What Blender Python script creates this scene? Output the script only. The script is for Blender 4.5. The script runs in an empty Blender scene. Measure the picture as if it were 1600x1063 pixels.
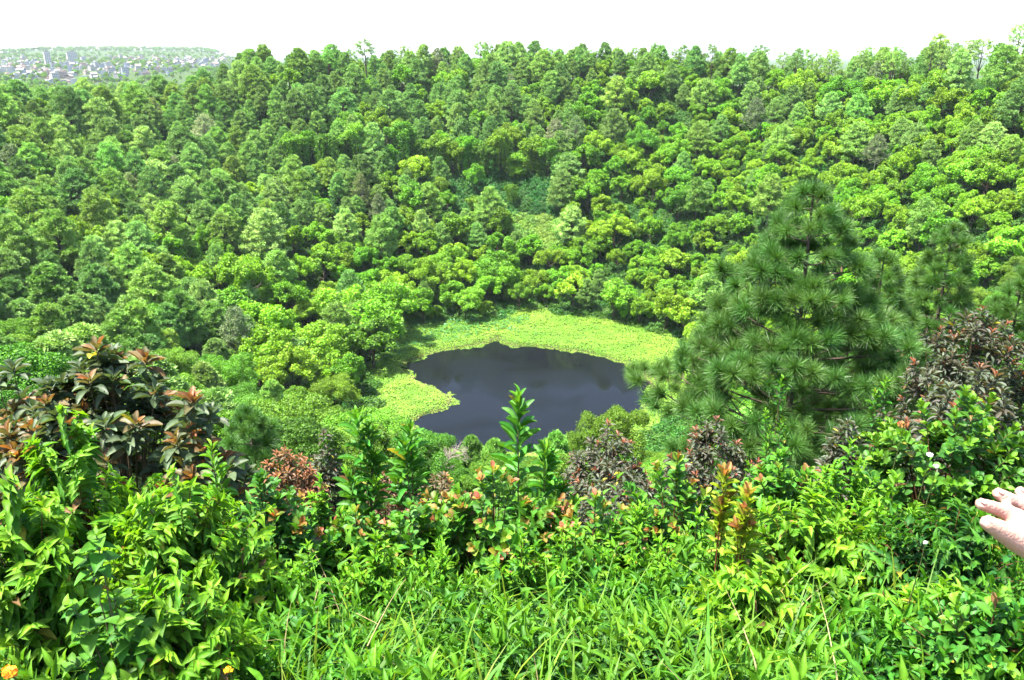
import bpy, math, random
import numpy as np
from mathutils import Matrix, Vector

# ------------------------------------------------------------------ camera, sky, sun, exposure
sc = bpy.context.scene
COL = sc.collection
F = 1256.0                       # focal length in pixels of the 1600 px wide photograph
PITCH = math.radians(19.5)
CAMZ = 1.65
SUN_EL, SUN_AZ = math.radians(68), math.radians(-98)    # azimuth from +Y towards +X

cam_d = bpy.data.cameras.new('camera')
cam_d.sensor_width = 36.0
cam_d.lens = 36.0 * F / 1600.0
cam_d.clip_start = 0.05
cam_d.clip_end = 40000
cam = bpy.data.objects.new('camera', cam_d)
COL.objects.link(cam)
cam.location = (0, 0, CAMZ)
cam.rotation_euler = (math.pi / 2 - PITCH, 0, 0)
sc.camera = cam

world = bpy.data.worlds.new('World')
sc.world = world
world.use_nodes = True
wn, wl = world.node_tree.nodes, world.node_tree.links
wn.clear()
sky = wn.new('ShaderNodeTexSky')
sky.sky_type = 'NISHITA'
sky.sun_disc = False
sky.sun_elevation = SUN_EL
sky.sun_rotation = SUN_AZ
sky.altitude = 550
sky.air_density = 1.0
sky.dust_density = 3.0
sky.ozone_density = 1.0
bg = wn.new('ShaderNodeBackground')
bg.inputs['Strength'].default_value = 0.12
wo = wn.new('ShaderNodeOutputWorld')
wl.new(sky.outputs[0], bg.inputs['Color'])
wl.new(bg.outputs[0], wo.inputs['Surface'])

sun_d = bpy.data.lights.new('sun', 'SUN')
sun_d.energy = 5.0
sun_d.angle = math.radians(4.0)
sun_d.color = (1.0, 0.95, 0.87)
sun = bpy.data.objects.new('sun', sun_d)
COL.objects.link(sun)
sdir = Vector((math.sin(SUN_AZ) * math.cos(SUN_EL), math.cos(SUN_AZ) * math.cos(SUN_EL), math.sin(SUN_EL)))
sun.rotation_euler = sdir.to_track_quat('Z', 'Y').to_euler()
sun.location = (0, 0, 120)

vs = sc.view_settings
vs.view_transform = 'Standard'
vs.look = 'None'
vs.gamma = 1
vs.exposure = 2.38
sc.render.engine = 'CYCLES'
cy = sc.cycles
cy.max_bounces = 5
cy.diffuse_bounces = 3
cy.glossy_bounces = 2
cy.transmission_bounces = 3
cy.transparent_max_bounces = 8
cy.volume_bounces = 0
cy.caustics_reflective = False
cy.caustics_refractive = False
cy.use_denoising = True
cy.use_adaptive_sampling = True
cy.adaptive_threshold = 0.025

# ------------------------------------------------------------------ helpers
RNG = np.random.default_rng(7)
CP, SP = math.cos(PITCH), math.sin(PITCH)

def ray(px, py):
    a = (px - 800) / F
    b = (531.5 - py) / F
    return np.array([a, CP + b * SP, -SP + b * CP])

def at(px, py, depth):
    """the point on a photo pixel's ray at the forward (Y) distance depth"""
    d = ray(px, py)
    return np.array([0, 0, CAMZ]) + d * (depth / d[1])

def at_z(px, py, z):
    d = ray(px, py)
    return np.array([0, 0, CAMZ]) + d * ((z - CAMZ) / d[2])

def project(p):
    p = np.asarray(p, float)
    x, y, z = p[..., 0], p[..., 1], p[..., 2] - CAMZ
    dep = y * CP - z * SP
    up = y * SP + z * CP
    dep = np.where(np.abs(dep) < 1e-6, 1e-6, dep)
    return 800 + F * x / dep, 531.5 - F * up / dep, dep

def sstep(a, b, x):
    t = np.clip((x - a) / (b - a), 0, 1)
    return t * t * (3 - 2 * t)

def norm(v):
    v = np.asarray(v, float)
    return v / np.maximum(np.linalg.norm(v, axis=-1, keepdims=True), 1e-9)

def mesh(name, V, Fs, col=None, mats=(), midx=None, smooth=False):
    """V (n,3); Fs: list of (m,k) index arrays; col per vertex (n,3)"""
    me = bpy.data.meshes.new(name)
    V = np.asarray(V, np.float32).reshape(-1, 3)
    Fs = [np.asarray(f, np.int32) for f in Fs if len(f)]
    tot = np.concatenate([np.full(len(f), f.shape[1], np.int32) for f in Fs])
    loops = np.concatenate([f.ravel() for f in Fs]).astype(np.int32)
    start = np.concatenate([[0], np.cumsum(tot)[:-1]]).astype(np.int32)
    me.vertices.add(len(V))
    me.vertices.foreach_set('co', V.ravel())
    me.loops.add(len(loops))
    me.loops.foreach_set('vertex_index', loops)
    me.polygons.add(len(tot))
    me.polygons.foreach_set('loop_start', start)
    if midx is not None:
        me.polygons.foreach_set('material_index', np.concatenate([np.full(len(f), m, np.int32) for f, m in zip(Fs, midx)]))
    me.polygons.foreach_set('use_smooth', np.full(len(tot), bool(smooth)))
    if col is not None:
        ca = me.attributes.new('Col', 'FLOAT_COLOR', 'POINT')
        c4 = np.ones((len(V), 4), np.float32)
        c4[:, :3] = col
        ca.data.foreach_set('color', c4.ravel())
    for m in mats:
        me.materials.append(m)
    me.update(calc_edges=True)
    return me

def link(name, data, parent=None, loc=None):
    o = bpy.data.objects.new(name, data)
    COL.objects.link(o)
    if parent is not None:
        o.parent = parent
    if loc is not None:
        o.location = loc
    return o

def tag(o, label=None, cat=None, group=None, kind=None):
    if label: o['label'] = label
    if cat: o['category'] = cat
    if group: o['group'] = group
    if kind: o['kind'] = kind
    return o

def inst(tv, tf, P, X, Y, Z, S, col, tcol=None):
    """copies of a template (tv verts, tf quads) into one vertex and face array"""
    n, k = len(P), len(tv)
    S = np.asarray(S, float)
    if S.ndim == 1:
        S = np.stack([S, S, S], 1)
    V = (P[:, None, :] + tv[None, :, 0:1] * (X * S[:, 0:1])[:, None, :] + tv[None, :, 1:2] * (Y * S[:, 1:2])[:, None, :]
         + tv[None, :, 2:3] * (Z * S[:, 2:3])[:, None, :]).reshape(-1, 3)
    Fc = (tf[None] + (np.arange(n) * k)[:, None, None]).reshape(-1, tf.shape[1])
    c = np.repeat(col, k, axis=0)
    if tcol is not None:
        c = c * np.tile(tcol, n)[:, None]
    return V, Fc, c

class Bag:
    """collects vertex/face/colour arrays of one mesh"""
    def __init__(s):
        s.V, s.F, s.C, s.M, s.n = [], [], [], [], 0
    def add(s, V, Fc, c=None, m=0):
        V = np.asarray(V, float).reshape(-1, 3)
        s.V.append(V); s.F.append(np.asarray(Fc) + s.n); s.M.append(m)
        c = np.ones((len(V), 3)) if c is None else np.broadcast_to(np.asarray(c, float), (len(V), 3))
        s.C.append(c)
        s.n += len(V)
    def mesh(s, name, mats, smooth=False):
        return mesh(name, np.concatenate(s.V), s.F, np.concatenate(s.C), mats, s.M, smooth)

def tube(pts, rad, sides=5):
    pts = np.asarray(pts, float)
    k = len(pts)
    rad = np.broadcast_to(np.asarray(rad, float), (k,))
    t = norm(np.gradient(pts, axis=0))
    ref = np.where(np.abs(t[:, 2:3]) > 0.9, np.array([[1.0, 0, 0]]), np.array([[0, 0, 1.0]]))
    if np.abs(t[:, 2]).max() > 0.9:
        ref = np.tile([[1.0, 0.13, 0]], (k, 1))
    a = norm(np.cross(t, ref)); b = np.cross(t, a)
    an = np.linspace(0, 2 * math.pi, sides, endpoint=False)
    V = pts[:, None] + rad[:, None, None] * (np.cos(an)[None, :, None] * a[:, None] + np.sin(an)[None, :, None] * b[:, None])
    i = np.arange(k - 1)[:, None] * sides
    j = np.arange(sides)[None]
    jn = (j + 1) % sides
    Fq = np.stack([i + j, i + jn, i + sides + jn, i + sides + j], -1).reshape(-1, 4)
    return V.reshape(-1, 3), Fq

def bez(a, b, c, n=6):
    u = np.linspace(0, 1, n)[:, None]
    return (1 - u) ** 2 * a + 2 * u * (1 - u) * b + u * u * c

def boxm(cx, cy, z0, sx, sy, h):
    x0, x1, y0, y1, z1 = cx - sx / 2, cx + sx / 2, cy - sy / 2, cy + sy / 2, z0 + h
    V = np.array([[x0, y0, z0], [x1, y0, z0], [x1, y1, z0], [x0, y1, z0], [x0, y0, z1], [x1, y0, z1], [x1, y1, z1], [x0, y1, z1]])
    Fq = np.array([[0, 3, 2, 1], [4, 5, 6, 7], [0, 1, 5, 4], [1, 2, 6, 5], [2, 3, 7, 6], [3, 0, 4, 7]])
    return V, Fq

# ------------------------------------------------------------------ materials
def new_mat(name):
    m = bpy.data.materials.new(name)
    m.use_nodes = True
    m.node_tree.nodes.clear()
    return m, m.node_tree.nodes, m.node_tree.links

def leaf_mat(name, transl=0.35, rough=0.45, spec=0.35, var=0.25, hue=0.02, tcol=(1.25, 1.2, 0.55), mottle=0.0):
    m, N, L = new_mat(name)
    at_ = N.new('ShaderNodeAttribute'); at_.attribute_name = 'Col'
    oi = N.new('ShaderNodeObjectInfo')
    mul = N.new('ShaderNodeMix'); mul.data_type = 'RGBA'; mul.blend_type = 'MULTIPLY'; mul.inputs[0].default_value = 1
    L.new(at_.outputs['Color'], mul.inputs[6]); L.new(oi.outputs['Color'], mul.inputs[7])
    hsv = N.new('ShaderNodeHueSaturation')
    mr = N.new('ShaderNodeMapRange'); mr.inputs[3].default_value = 1 - var; mr.inputs[4].default_value = 1 + var
    L.new(oi.outputs['Random'], mr.inputs[0]); L.new(mr.outputs[0], hsv.inputs['Value'])
    wn_ = N.new('ShaderNodeTexWhiteNoise'); wn_.noise_dimensions = '1D'
    L.new(oi.outputs['Random'], wn_.inputs['W'])
    mh = N.new('ShaderNodeMapRange'); mh.inputs[3].default_value = 0.5 - hue; mh.inputs[4].default_value = 0.5 + hue
    L.new(wn_.outputs['Value'], mh.inputs[0]); L.new(mh.outputs[0], hsv.inputs['Hue'])
    L.new(mul.outputs[2], hsv.inputs['Color'])
    if mottle:
        ge = N.new('ShaderNodeNewGeometry')
        nz = N.new('ShaderNodeTexNoise'); nz.inputs['Scale'].default_value = 38; nz.inputs['Detail'].default_value = 3
        L.new(ge.outputs['Position'], nz.inputs['Vector'])
        mm = N.new('ShaderNodeMapRange'); mm.inputs[1].default_value = 0.3; mm.inputs[2].default_value = 0.7; mm.inputs[3].default_value = 1 - mottle; mm.inputs[4].default_value = 1 + mottle
        L.new(nz.outputs['Fac'], mm.inputs[0])
        mz = N.new('ShaderNodeMix'); mz.data_type = 'RGBA'; mz.blend_type = 'MULTIPLY'; mz.inputs[0].default_value = 1
        L.new(mul.outputs[2], mz.inputs[6]); L.new(mm.outputs[0], mz.inputs[7]); L.new(mz.outputs[2], hsv.inputs['Color'])
    p = N.new('ShaderNodeBsdfPrincipled')
    p.inputs['Roughness'].default_value = rough
    p.inputs['Specular IOR Level'].default_value = spec
    L.new(hsv.outputs[0], p.inputs['Base Color'])
    tr = N.new('ShaderNodeBsdfTranslucent')
    tm = N.new('ShaderNodeMix'); tm.data_type = 'RGBA'; tm.blend_type = 'MULTIPLY'; tm.inputs[0].default_value = 1
    tm.inputs[7].default_value = (*tcol, 1)
    L.new(hsv.outputs[0], tm.inputs[6]); L.new(tm.outputs[2], tr.inputs['Color'])
    mx = N.new('ShaderNodeMixShader'); mx.inputs[0].default_value = transl
    L.new(p.outputs[0], mx.inputs[1]); L.new(tr.outputs[0], mx.inputs[2])
    out = N.new('ShaderNodeOutputMaterial')
    L.new(mx.outputs[0], out.inputs['Surface'])
    return m

def plain_mat(name, c1, c2=None, scale=5.0, rough=0.9, spec=0.2, bump=0.0, attr=False, detail=5):
    m, N, L = new_mat(name)
    p = N.new('ShaderNodeBsdfPrincipled')
    p.inputs['Roughness'].default_value = rough
    p.inputs['Specular IOR Level'].default_value = spec
    out = N.new('ShaderNodeOutputMaterial')
    L.new(p.outputs[0], out.inputs['Surface'])
    tc = N.new('ShaderNodeTexCoord')
    nz = N.new('ShaderNodeTexNoise'); nz.inputs['Scale'].default_value = scale; nz.inputs['Detail'].default_value = detail
    L.new(tc.outputs['Object'], nz.inputs['Vector'])
    mx = N.new('ShaderNodeMix'); mx.data_type = 'RGBA'
    mx.inputs[6].default_value = (*c1, 1); mx.inputs[7].default_value = (*(c2 or c1), 1)
    cr = N.new('ShaderNodeMapRange'); cr.inputs[1].default_value = 0.35; cr.inputs[2].default_value = 0.65
    L.new(nz.outputs['Fac'], cr.inputs[0]); L.new(cr.outputs[0], mx.inputs[0])
    last = mx.outputs[2]
    if attr:
        a = N.new('ShaderNodeAttribute'); a.attribute_name = 'Col'
        oi = N.new('ShaderNodeObjectInfo')
        for src in (a.outputs['Color'], oi.outputs['Color']):
            q = N.new('ShaderNodeMix'); q.data_type = 'RGBA'; q.blend_type = 'MULTIPLY'; q.inputs[0].default_value = 1
            L.new(last, q.inputs[6]); L.new(src, q.inputs[7]); last = q.outputs[2]
    L.new(last, p.inputs['Base Color'])
    if bump:
        b = N.new('ShaderNodeBump'); b.inputs['Strength'].default_value = bump; b.inputs['Distance'].default_value = 0.05
        L.new(nz.outputs['Fac'], b.inputs['Height']); L.new(b.outputs[0], p.inputs['Normal'])
    return m

M_FAR = leaf_mat('broadleaf_foliage', 0.30, 0.55, 0.25, 0.22, 0.018)
M_PINEF = leaf_mat('pine_foliage', 0.25, 0.6, 0.2, 0.22, 0.015, (1.1, 1.15, 0.7))
M_LEAF = leaf_mat('leaf', 0.42, 0.52, 0.17, 0.16, 0.010, (1.15, 1.15, 0.45), 0.25)
M_GLOSS = leaf_mat('glossy_leaf', 0.32, 0.48, 0.20, 0.18, 0.010, (1.3, 1.2, 0.5), 0.22)
M_NEEDLE = leaf_mat('pine_needle', 0.25, 0.42, 0.3, 0.2, 0.012, (1.2, 1.2, 0.5))
M_GRASS = leaf_mat('grass_blade', 0.36, 0.5, 0.18, 0.0, 0.0, (1.15, 1.15, 0.45), 0.25)
M_WEED = leaf_mat('water_weed', 0.3, 0.5, 0.3, 0.0, 0.0)
M_BARK = plain_mat('bark', (0.10, 0.075, 0.055), (0.045, 0.035, 0.028), 6.0, 0.95, 0.1, 0.5)
M_PALEBARK = plain_mat('pale_bark', (0.30, 0.26, 0.21), (0.19, 0.165, 0.13), 6.0, 0.95, 0.1, 0.3)
M_TWIG = plain_mat('twig', (0.12, 0.085, 0.05), (0.075, 0.06, 0.03), 30.0, 0.8, 0.2, 0.2, attr=True)

# ------------------------------------------------------------------ terrain
CX, CY, RIM = 5.0, 195.0, 195.0
ZW = -78.0
POND_PX = [(775, 529), (800, 541), (850, 543), (920, 551), (976, 568), (1010, 584), (1022, 610), (1008, 640), (960, 672), (900, 700), (820, 712),
           (720, 706), (668, 690), (640, 662), (652, 653), (690, 640), (704, 626), (690, 612), (668, 603), (650, 595), (640, 586), (626, 575), (640, 565), (668, 553),
           (705, 545), (740, 540), (765, 534)]
POND = np.array([at_z(x, y, ZW)[:2] for x, y in POND_PX])

BANK_PX = [(600, 640), (596, 600), (592, 564), (610, 540), (640, 514), (720, 507), (785, 502), (815, 490), (840, 488), (880, 495), (960, 507), (1050, 528), (1075, 562), (1070, 610), (1030, 650), (960, 690), (900, 706),
           (820, 716), (720, 712), (660, 700), (620, 670)]
BANK = np.array([at_z(x, y, ZW + 0.6)[:2] for x, y in BANK_PX])

def pond_sd(x, y, poly=None):
    poly = POND if poly is None else poly
    p = np.stack([np.asarray(x, float).ravel(), np.asarray(y, float).ravel()], 1)
    d = np.full(len(p), 1e9); inside = np.zeros(len(p), bool)
    for a, b in zip(poly, np.roll(poly, -1, 0)):
        ab = b - a; ap = p - a
        t = np.clip((ap @ ab) / (ab @ ab), 0, 1)
        d = np.minimum(d, np.linalg.norm(ap - t[:, None] * ab, axis=1))
        cr = ((a[1] > p[:, 1]) != (b[1] > p[:, 1])) & (p[:, 0] < (b[0] - a[0]) * (p[:, 1] - a[1]) / (b[1] - a[1] + 1e-12) + a[0])
        inside ^= cr
    return np.where(inside, -d, d).reshape(np.shape(x))

_sky = [(-250, -22), (0, -24), (220, -25.5), (320, -22), (368, -13), (520, -11.5), (640, -12.5), (800, -11), (900, -10), (1030, -10.5), (1140, -12.5), (1250, -14.5), (1330, -12),
        (1420, -10), (1500, -8), (1600, -6), (1850, -3)]
_phi = np.array([2 * math.degrees(math.atan((x - 800) / F / 1.061)) for x, _ in _sky])
_off = np.array([z for _, z in _sky], float)
PHI_K = np.concatenate([[-180, -125], _phi, [125, 180]])
OFF_K = np.concatenate([[0, -12], _off, [-1, 0]])

def wobble(x, y, s, seed=0.0):
    return (np.sin(x * s + 1.3 + seed) * np.cos(y * s * 1.13 + 0.4 + seed * 2) + 0.6 * np.sin(x * s * 2.1 + y * s * 1.7 + 2 + seed)
            + 0.35 * np.sin(x * s * 4.3 - y * s * 3.7 + seed)) / 1.6

def vnoise(x, y, s, seed=0):
    x, y = x * s, y * s
    xi, yi = np.floor(x).astype(int), np.floor(y).astype(int)
    fx, fy = x - xi, y - yi
    fx, fy = fx * fx * (3 - 2 * fx), fy * fy * (3 - 2 * fy)
    def h(a, b):
        v = np.sin(a * 127.1 + b * 311.7 + seed * 74.7) * 43758.5453
        return (v - np.floor(v)) * 2 - 1
    return (h(xi, yi) * (1 - fx) + h(xi + 1, yi) * fx) * (1 - fy) + (h(xi, yi + 1) * (1 - fx) + h(xi + 1, yi + 1) * fx) * fy

def plain_z(x, y):
    D = np.hypot(x, y)
    az = np.degrees(np.arctan2(x, np.maximum(y, 1e-3)))
    left = 1 - sstep(-20.0, -17.0, az)
    k = 0.80 + 0.20 * sstep(-31.5, -28.5, az)
    rise = 0.0205 * np.clip(D - 1300, 0, 3500) * k
    return -42 + left * (rise + 3 * wobble(x, y, 0.004))

def ground(x, y):
    x = np.asarray(x, float); y = np.asarray(y, float)
    dx, dy = x - CX, y - CY
    r = np.hypot(dx, dy)
    phi = np.degrees(np.arctan2(dx, dy))
    d = RIM - r
    near = np.exp(-((x / 60) ** 2 + (y / 60) ** 2))
    zp = -0.6 * 0.9 * np.logaddexp(0, (d - 2.2) / 0.9)
    off = np.interp(phi, PHI_K, OFF_K) * sstep(70, RIM, r)
    z = zp + off + 1.6 * wobble(x, y, 0.05) * (1 - near) * sstep(-5, 20, d) + 0.04 * wobble(x, y, 2.2)
    out = np.maximum(0, r - RIM - 14)
    z = z - 0.16 * out
    z = np.where(r > RIM + 14, np.maximum(z, plain_z(x, y)), z)
    fl = np.full(x.shape, -999.0)
    m = r < 90
    if m.any():
        fl[m] = ZW + np.clip(pond_sd(x[m], y[m]) * 0.25, -0.9, 0.35)
    k = 3.0
    inn = k * np.logaddexp(z / k, np.maximum(fl, z - 60) / k)
    inn = np.where(z > fl + 25, z, inn)
    deep = z < fl - 12
    return np.where(m, np.where(deep, fl, inn), z)

def gz(x, y):
    return float(ground(np.array([x]), np.array([y]))[0])

rings = np.concatenate([np.linspace(0.5, 75, 56), np.linspace(77, 180, 45), np.linspace(181, 200, 60), np.linspace(203, 330, 30), np.geomspace(345, 14000, 60)])
NA = 420
ang = np.linspace(-math.pi, math.pi, NA, endpoint=False)
gx = CX + rings[:, None] * np.sin(ang)[None]
gy = CY + rings[:, None] * np.cos(ang)[None]
gzv = ground(gx, gy)
gV = np.stack([gx, gy, gzv], -1).reshape(-1, 3)
i = np.arange(len(rings) - 1)[:, None] * NA
j = np.arange(NA)[None]
gF = np.stack([i + j, i + NA + j, i + NA + (j + 1) % NA, i + (j + 1) % NA], -1).reshape(-1, 4)
M_GROUND = plain_mat('ground', (0.022, 0.060, 0.010), (0.040, 0.050, 0.015), 0.35, 0.95, 0.1, 0.4, detail=8)
cen = np.array([[CX, CY, gzv[0].mean()]])
g_me = mesh('ground', np.concatenate([gV, cen]), [gF[:, ::-1], np.stack([np.arange(NA), (np.arange(NA) + 1) % NA, np.full(NA, len(gV))], 1)[:, ::-1]], None, [M_GROUND], None, True)
tag(link('ground', g_me), kind='structure')

# water
m, N, L = new_mat('pond_water')
p = N.new('ShaderNodeBsdfPrincipled')
p.inputs['Base Color'].default_value = (0.012, 0.014, 0.020, 1)
p.inputs['Roughness'].default_value = 0.06
p.inputs['IOR'].default_value = 1.33
tc = N.new('ShaderNodeTexCoord')
mp = N.new('ShaderNodeMapping'); mp.inputs['Scale'].default_value = (1.0, 0.6, 1.0)
nz = N.new('ShaderNodeTexNoise'); nz.inputs['Scale'].default_value = 1.6; nz.inputs['Detail'].default_value = 4
b = N.new('ShaderNodeBump'); b.inputs['Strength'].default_value = 0.12; b.inputs['Distance'].default_value = 0.05
L.new(tc.outputs['Object'], mp.inputs[0]); L.new(mp.outputs[0], nz.inputs['Vector']); L.new(nz.outputs['Fac'], b.inputs['Height']); L.new(b.outputs[0], p.inputs['Normal'])
p.inputs['Specular IOR Level'].default_value = 0.12
vo = N.new('ShaderNodeTexNoise'); vo.inputs['Scale'].default_value = 1.9; vo.inputs['Detail'].default_value = 6; vo.inputs['Roughness'].default_value = 0.75
pa = N.new('ShaderNodeTexNoise'); pa.inputs['Scale'].default_value = 0.06; pa.inputs['Detail'].default_value = 3
ad = N.new('ShaderNodeMath'); ad.operation = 'MULTIPLY_ADD'; ad.inputs[1].default_value = 0.35
th = N.new('ShaderNodeMapRange'); th.inputs[1].default_value = 0.86; th.inputs[2].default_value = 0.93
fm = N.new('ShaderNodeMix'); fm.data_type = 'RGBA'; fm.inputs[6].default_value = (0.004, 0.005, 0.006, 1); fm.inputs[7].default_value = (0.055, 0.055, 0.05, 1)
wp = N.new('ShaderNodeTexNoise'); wp.inputs['Scale'].default_value = 0.045; wp.inputs['Detail'].default_value = 4; wp.inputs['Distortion'].default_value = 0.6
wr = N.new('ShaderNodeMapRange'); wr.inputs[1].default_value = 0.42; wr.inputs[2].default_value = 0.62; wr.inputs[3].default_value = 0.03; wr.inputs[4].default_value = 0.26
L.new(tc.outputs['Object'], wp.inputs['Vector']); L.new(wp.outputs['Fac'], wr.inputs[0]); L.new(wr.outputs[0], p.inputs['Roughness'])
L.new(tc.outputs['Object'], vo.inputs['Vector']); L.new(tc.outputs['Object'], pa.inputs['Vector'])
L.new(pa.outputs['Fac'], ad.inputs[0]); L.new(vo.outputs['Fac'], ad.inputs[2]); L.new(ad.outputs[0], th.inputs[0]); L.new(th.outputs[0], fm.inputs[0]); L.new(fm.outputs[2], p.inputs['Base Color'])
out = N.new('ShaderNodeOutputMaterial'); L.new(p.outputs[0], out.inputs['Surface'])
M_WATER = m
n = 96
an = np.linspace(0, 2 * math.pi, n, endpoint=False)
pc = POND.mean(0)
wV = np.concatenate([np.stack([pc[0] + 47 * np.sin(an), pc[1] + 47 * np.cos(an), np.full(n, ZW)], 1), [[pc[0], pc[1], ZW]]])
w_me = mesh('water', wV, [np.stack([(np.arange(n) + 1) % n, np.arange(n), np.full(n, n)], 1)], None, [M_WATER])
tag(link('water', w_me), kind='structure')

# ------------------------------------------------------------------ leaf shapes
def leaf_shape(kind, rows=6, fold=0.18, droop=0.35):
    t = np.linspace(0, 1, rows)
    if kind == 'lance':
        w = np.sin(np.pi * np.clip(t, 0, 1) ** 0.75) ** 1.1
    elif kind == 'ovate':
        w = np.sin(np.pi * t ** 0.62) * (1 - 0.25 * t)
    elif kind == 'obovate':
        w = np.sin(np.pi * np.clip(t, 0, 0.97) ** 1.55) ** 0.75
    elif kind == 'heart':
        w = np.sin(np.pi * (0.10 + 0.90 * t) ** 0.60) ** 0.9
    else:
        w = np.sin(np.pi * t) ** 0.6
    w = np.maximum(w / w.max(), 0.06)
    w[0] = 0.07
    w[-1] = 0.03 if kind != 'obovate' else 0.3
    a = droop * t ** 1.3
    dt = np.diff(t, prepend=0)
    y = np.cumsum(np.cos(a) * dt); z = -np.cumsum(np.sin(a) * dt)
    V = np.zeros((rows, 3, 3))
    for c, s in enumerate((-0.5, 0, 0.5)):
        V[:, c, 0] = s * w
        V[:, c, 1] = y
        V[:, c, 2] = z + abs(s) * w * fold * 2
    V = V.reshape(-1, 3)
    i = np.arange(rows - 1)[:, None] * 3
    c = np.arange(2)[None]
    Fq = np.stack([i + c, i + c + 1, i + c + 4, i + c + 3], -1).reshape(-1, 4)
    tc = np.tile([0.94, 1.22, 0.94], rows)
    return V, Fq, tc

DIAMOND = (np.array([[0, 0, 0], [0.5, 0.5, 0.08], [0, 1, 0], [-0.5, 0.5, 0.08]], float), np.array([[0, 1, 2, 3]]), None)

def frames(d, up=None, jitter=0.3, rng=RNG):
    """axes of leaves pointing along d: X side, Y along, Z normal"""
    d = norm(d)
    n = len(d)
    if up is None:
        up = np.tile([0, 0, 1.0], (n, 1))
    u = norm(up + rng.normal(0, jitter, (n, 3)))
    z = u - d * (u * d).sum(1, keepdims=True)
    z = norm(z)
    x = np.cross(d, z)
    return x, d, z

def colmix(cols, n, rng=RNG, bright=0.18):
    cols = np.asarray(cols, float)
    c = cols[rng.integers(0, len(cols), n)]
    return c * (1 + rng.normal(0, bright, (n, 1))).clip(0.5, 1.6)

# ------------------------------------------------------------------ forest tree forms (shared meshes)
G_BROAD = [(0.138, 0.292, 0.014), (0.165, 0.318, 0.016), (0.105, 0.245, 0.012)]
G_PINE = [(0.182, 0.322, 0.070), (0.212, 0.352, 0.086), (0.142, 0.275, 0.054)]

def trunk_bag(H, r, lean, rng, limbs, mat=0):
    bag = Bag()
    top = np.array([lean[0], lean[1], H])
    mid = np.array([lean[0] * 0.2, lean[1] * 0.2, H * 0.5])
    sp = bez(np.zeros(3) - [0, 0, 0.6], mid, top, 8)
    bag.add(*tube(sp, np.linspace(r, r * 0.25, 8), 6))
    for q in limbs:
        k = rng.uniform(0.35, 0.75)
        a = sp[int(k * 7)]
        b = (a + q) / 2 + [0, 0, -0.08 * np.linalg.norm(q - a)]
        bag.add(*tube(bez(a, b, q, 5), np.linspace(r * 0.4, r * 0.1, 5), 4))
    return bag

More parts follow.
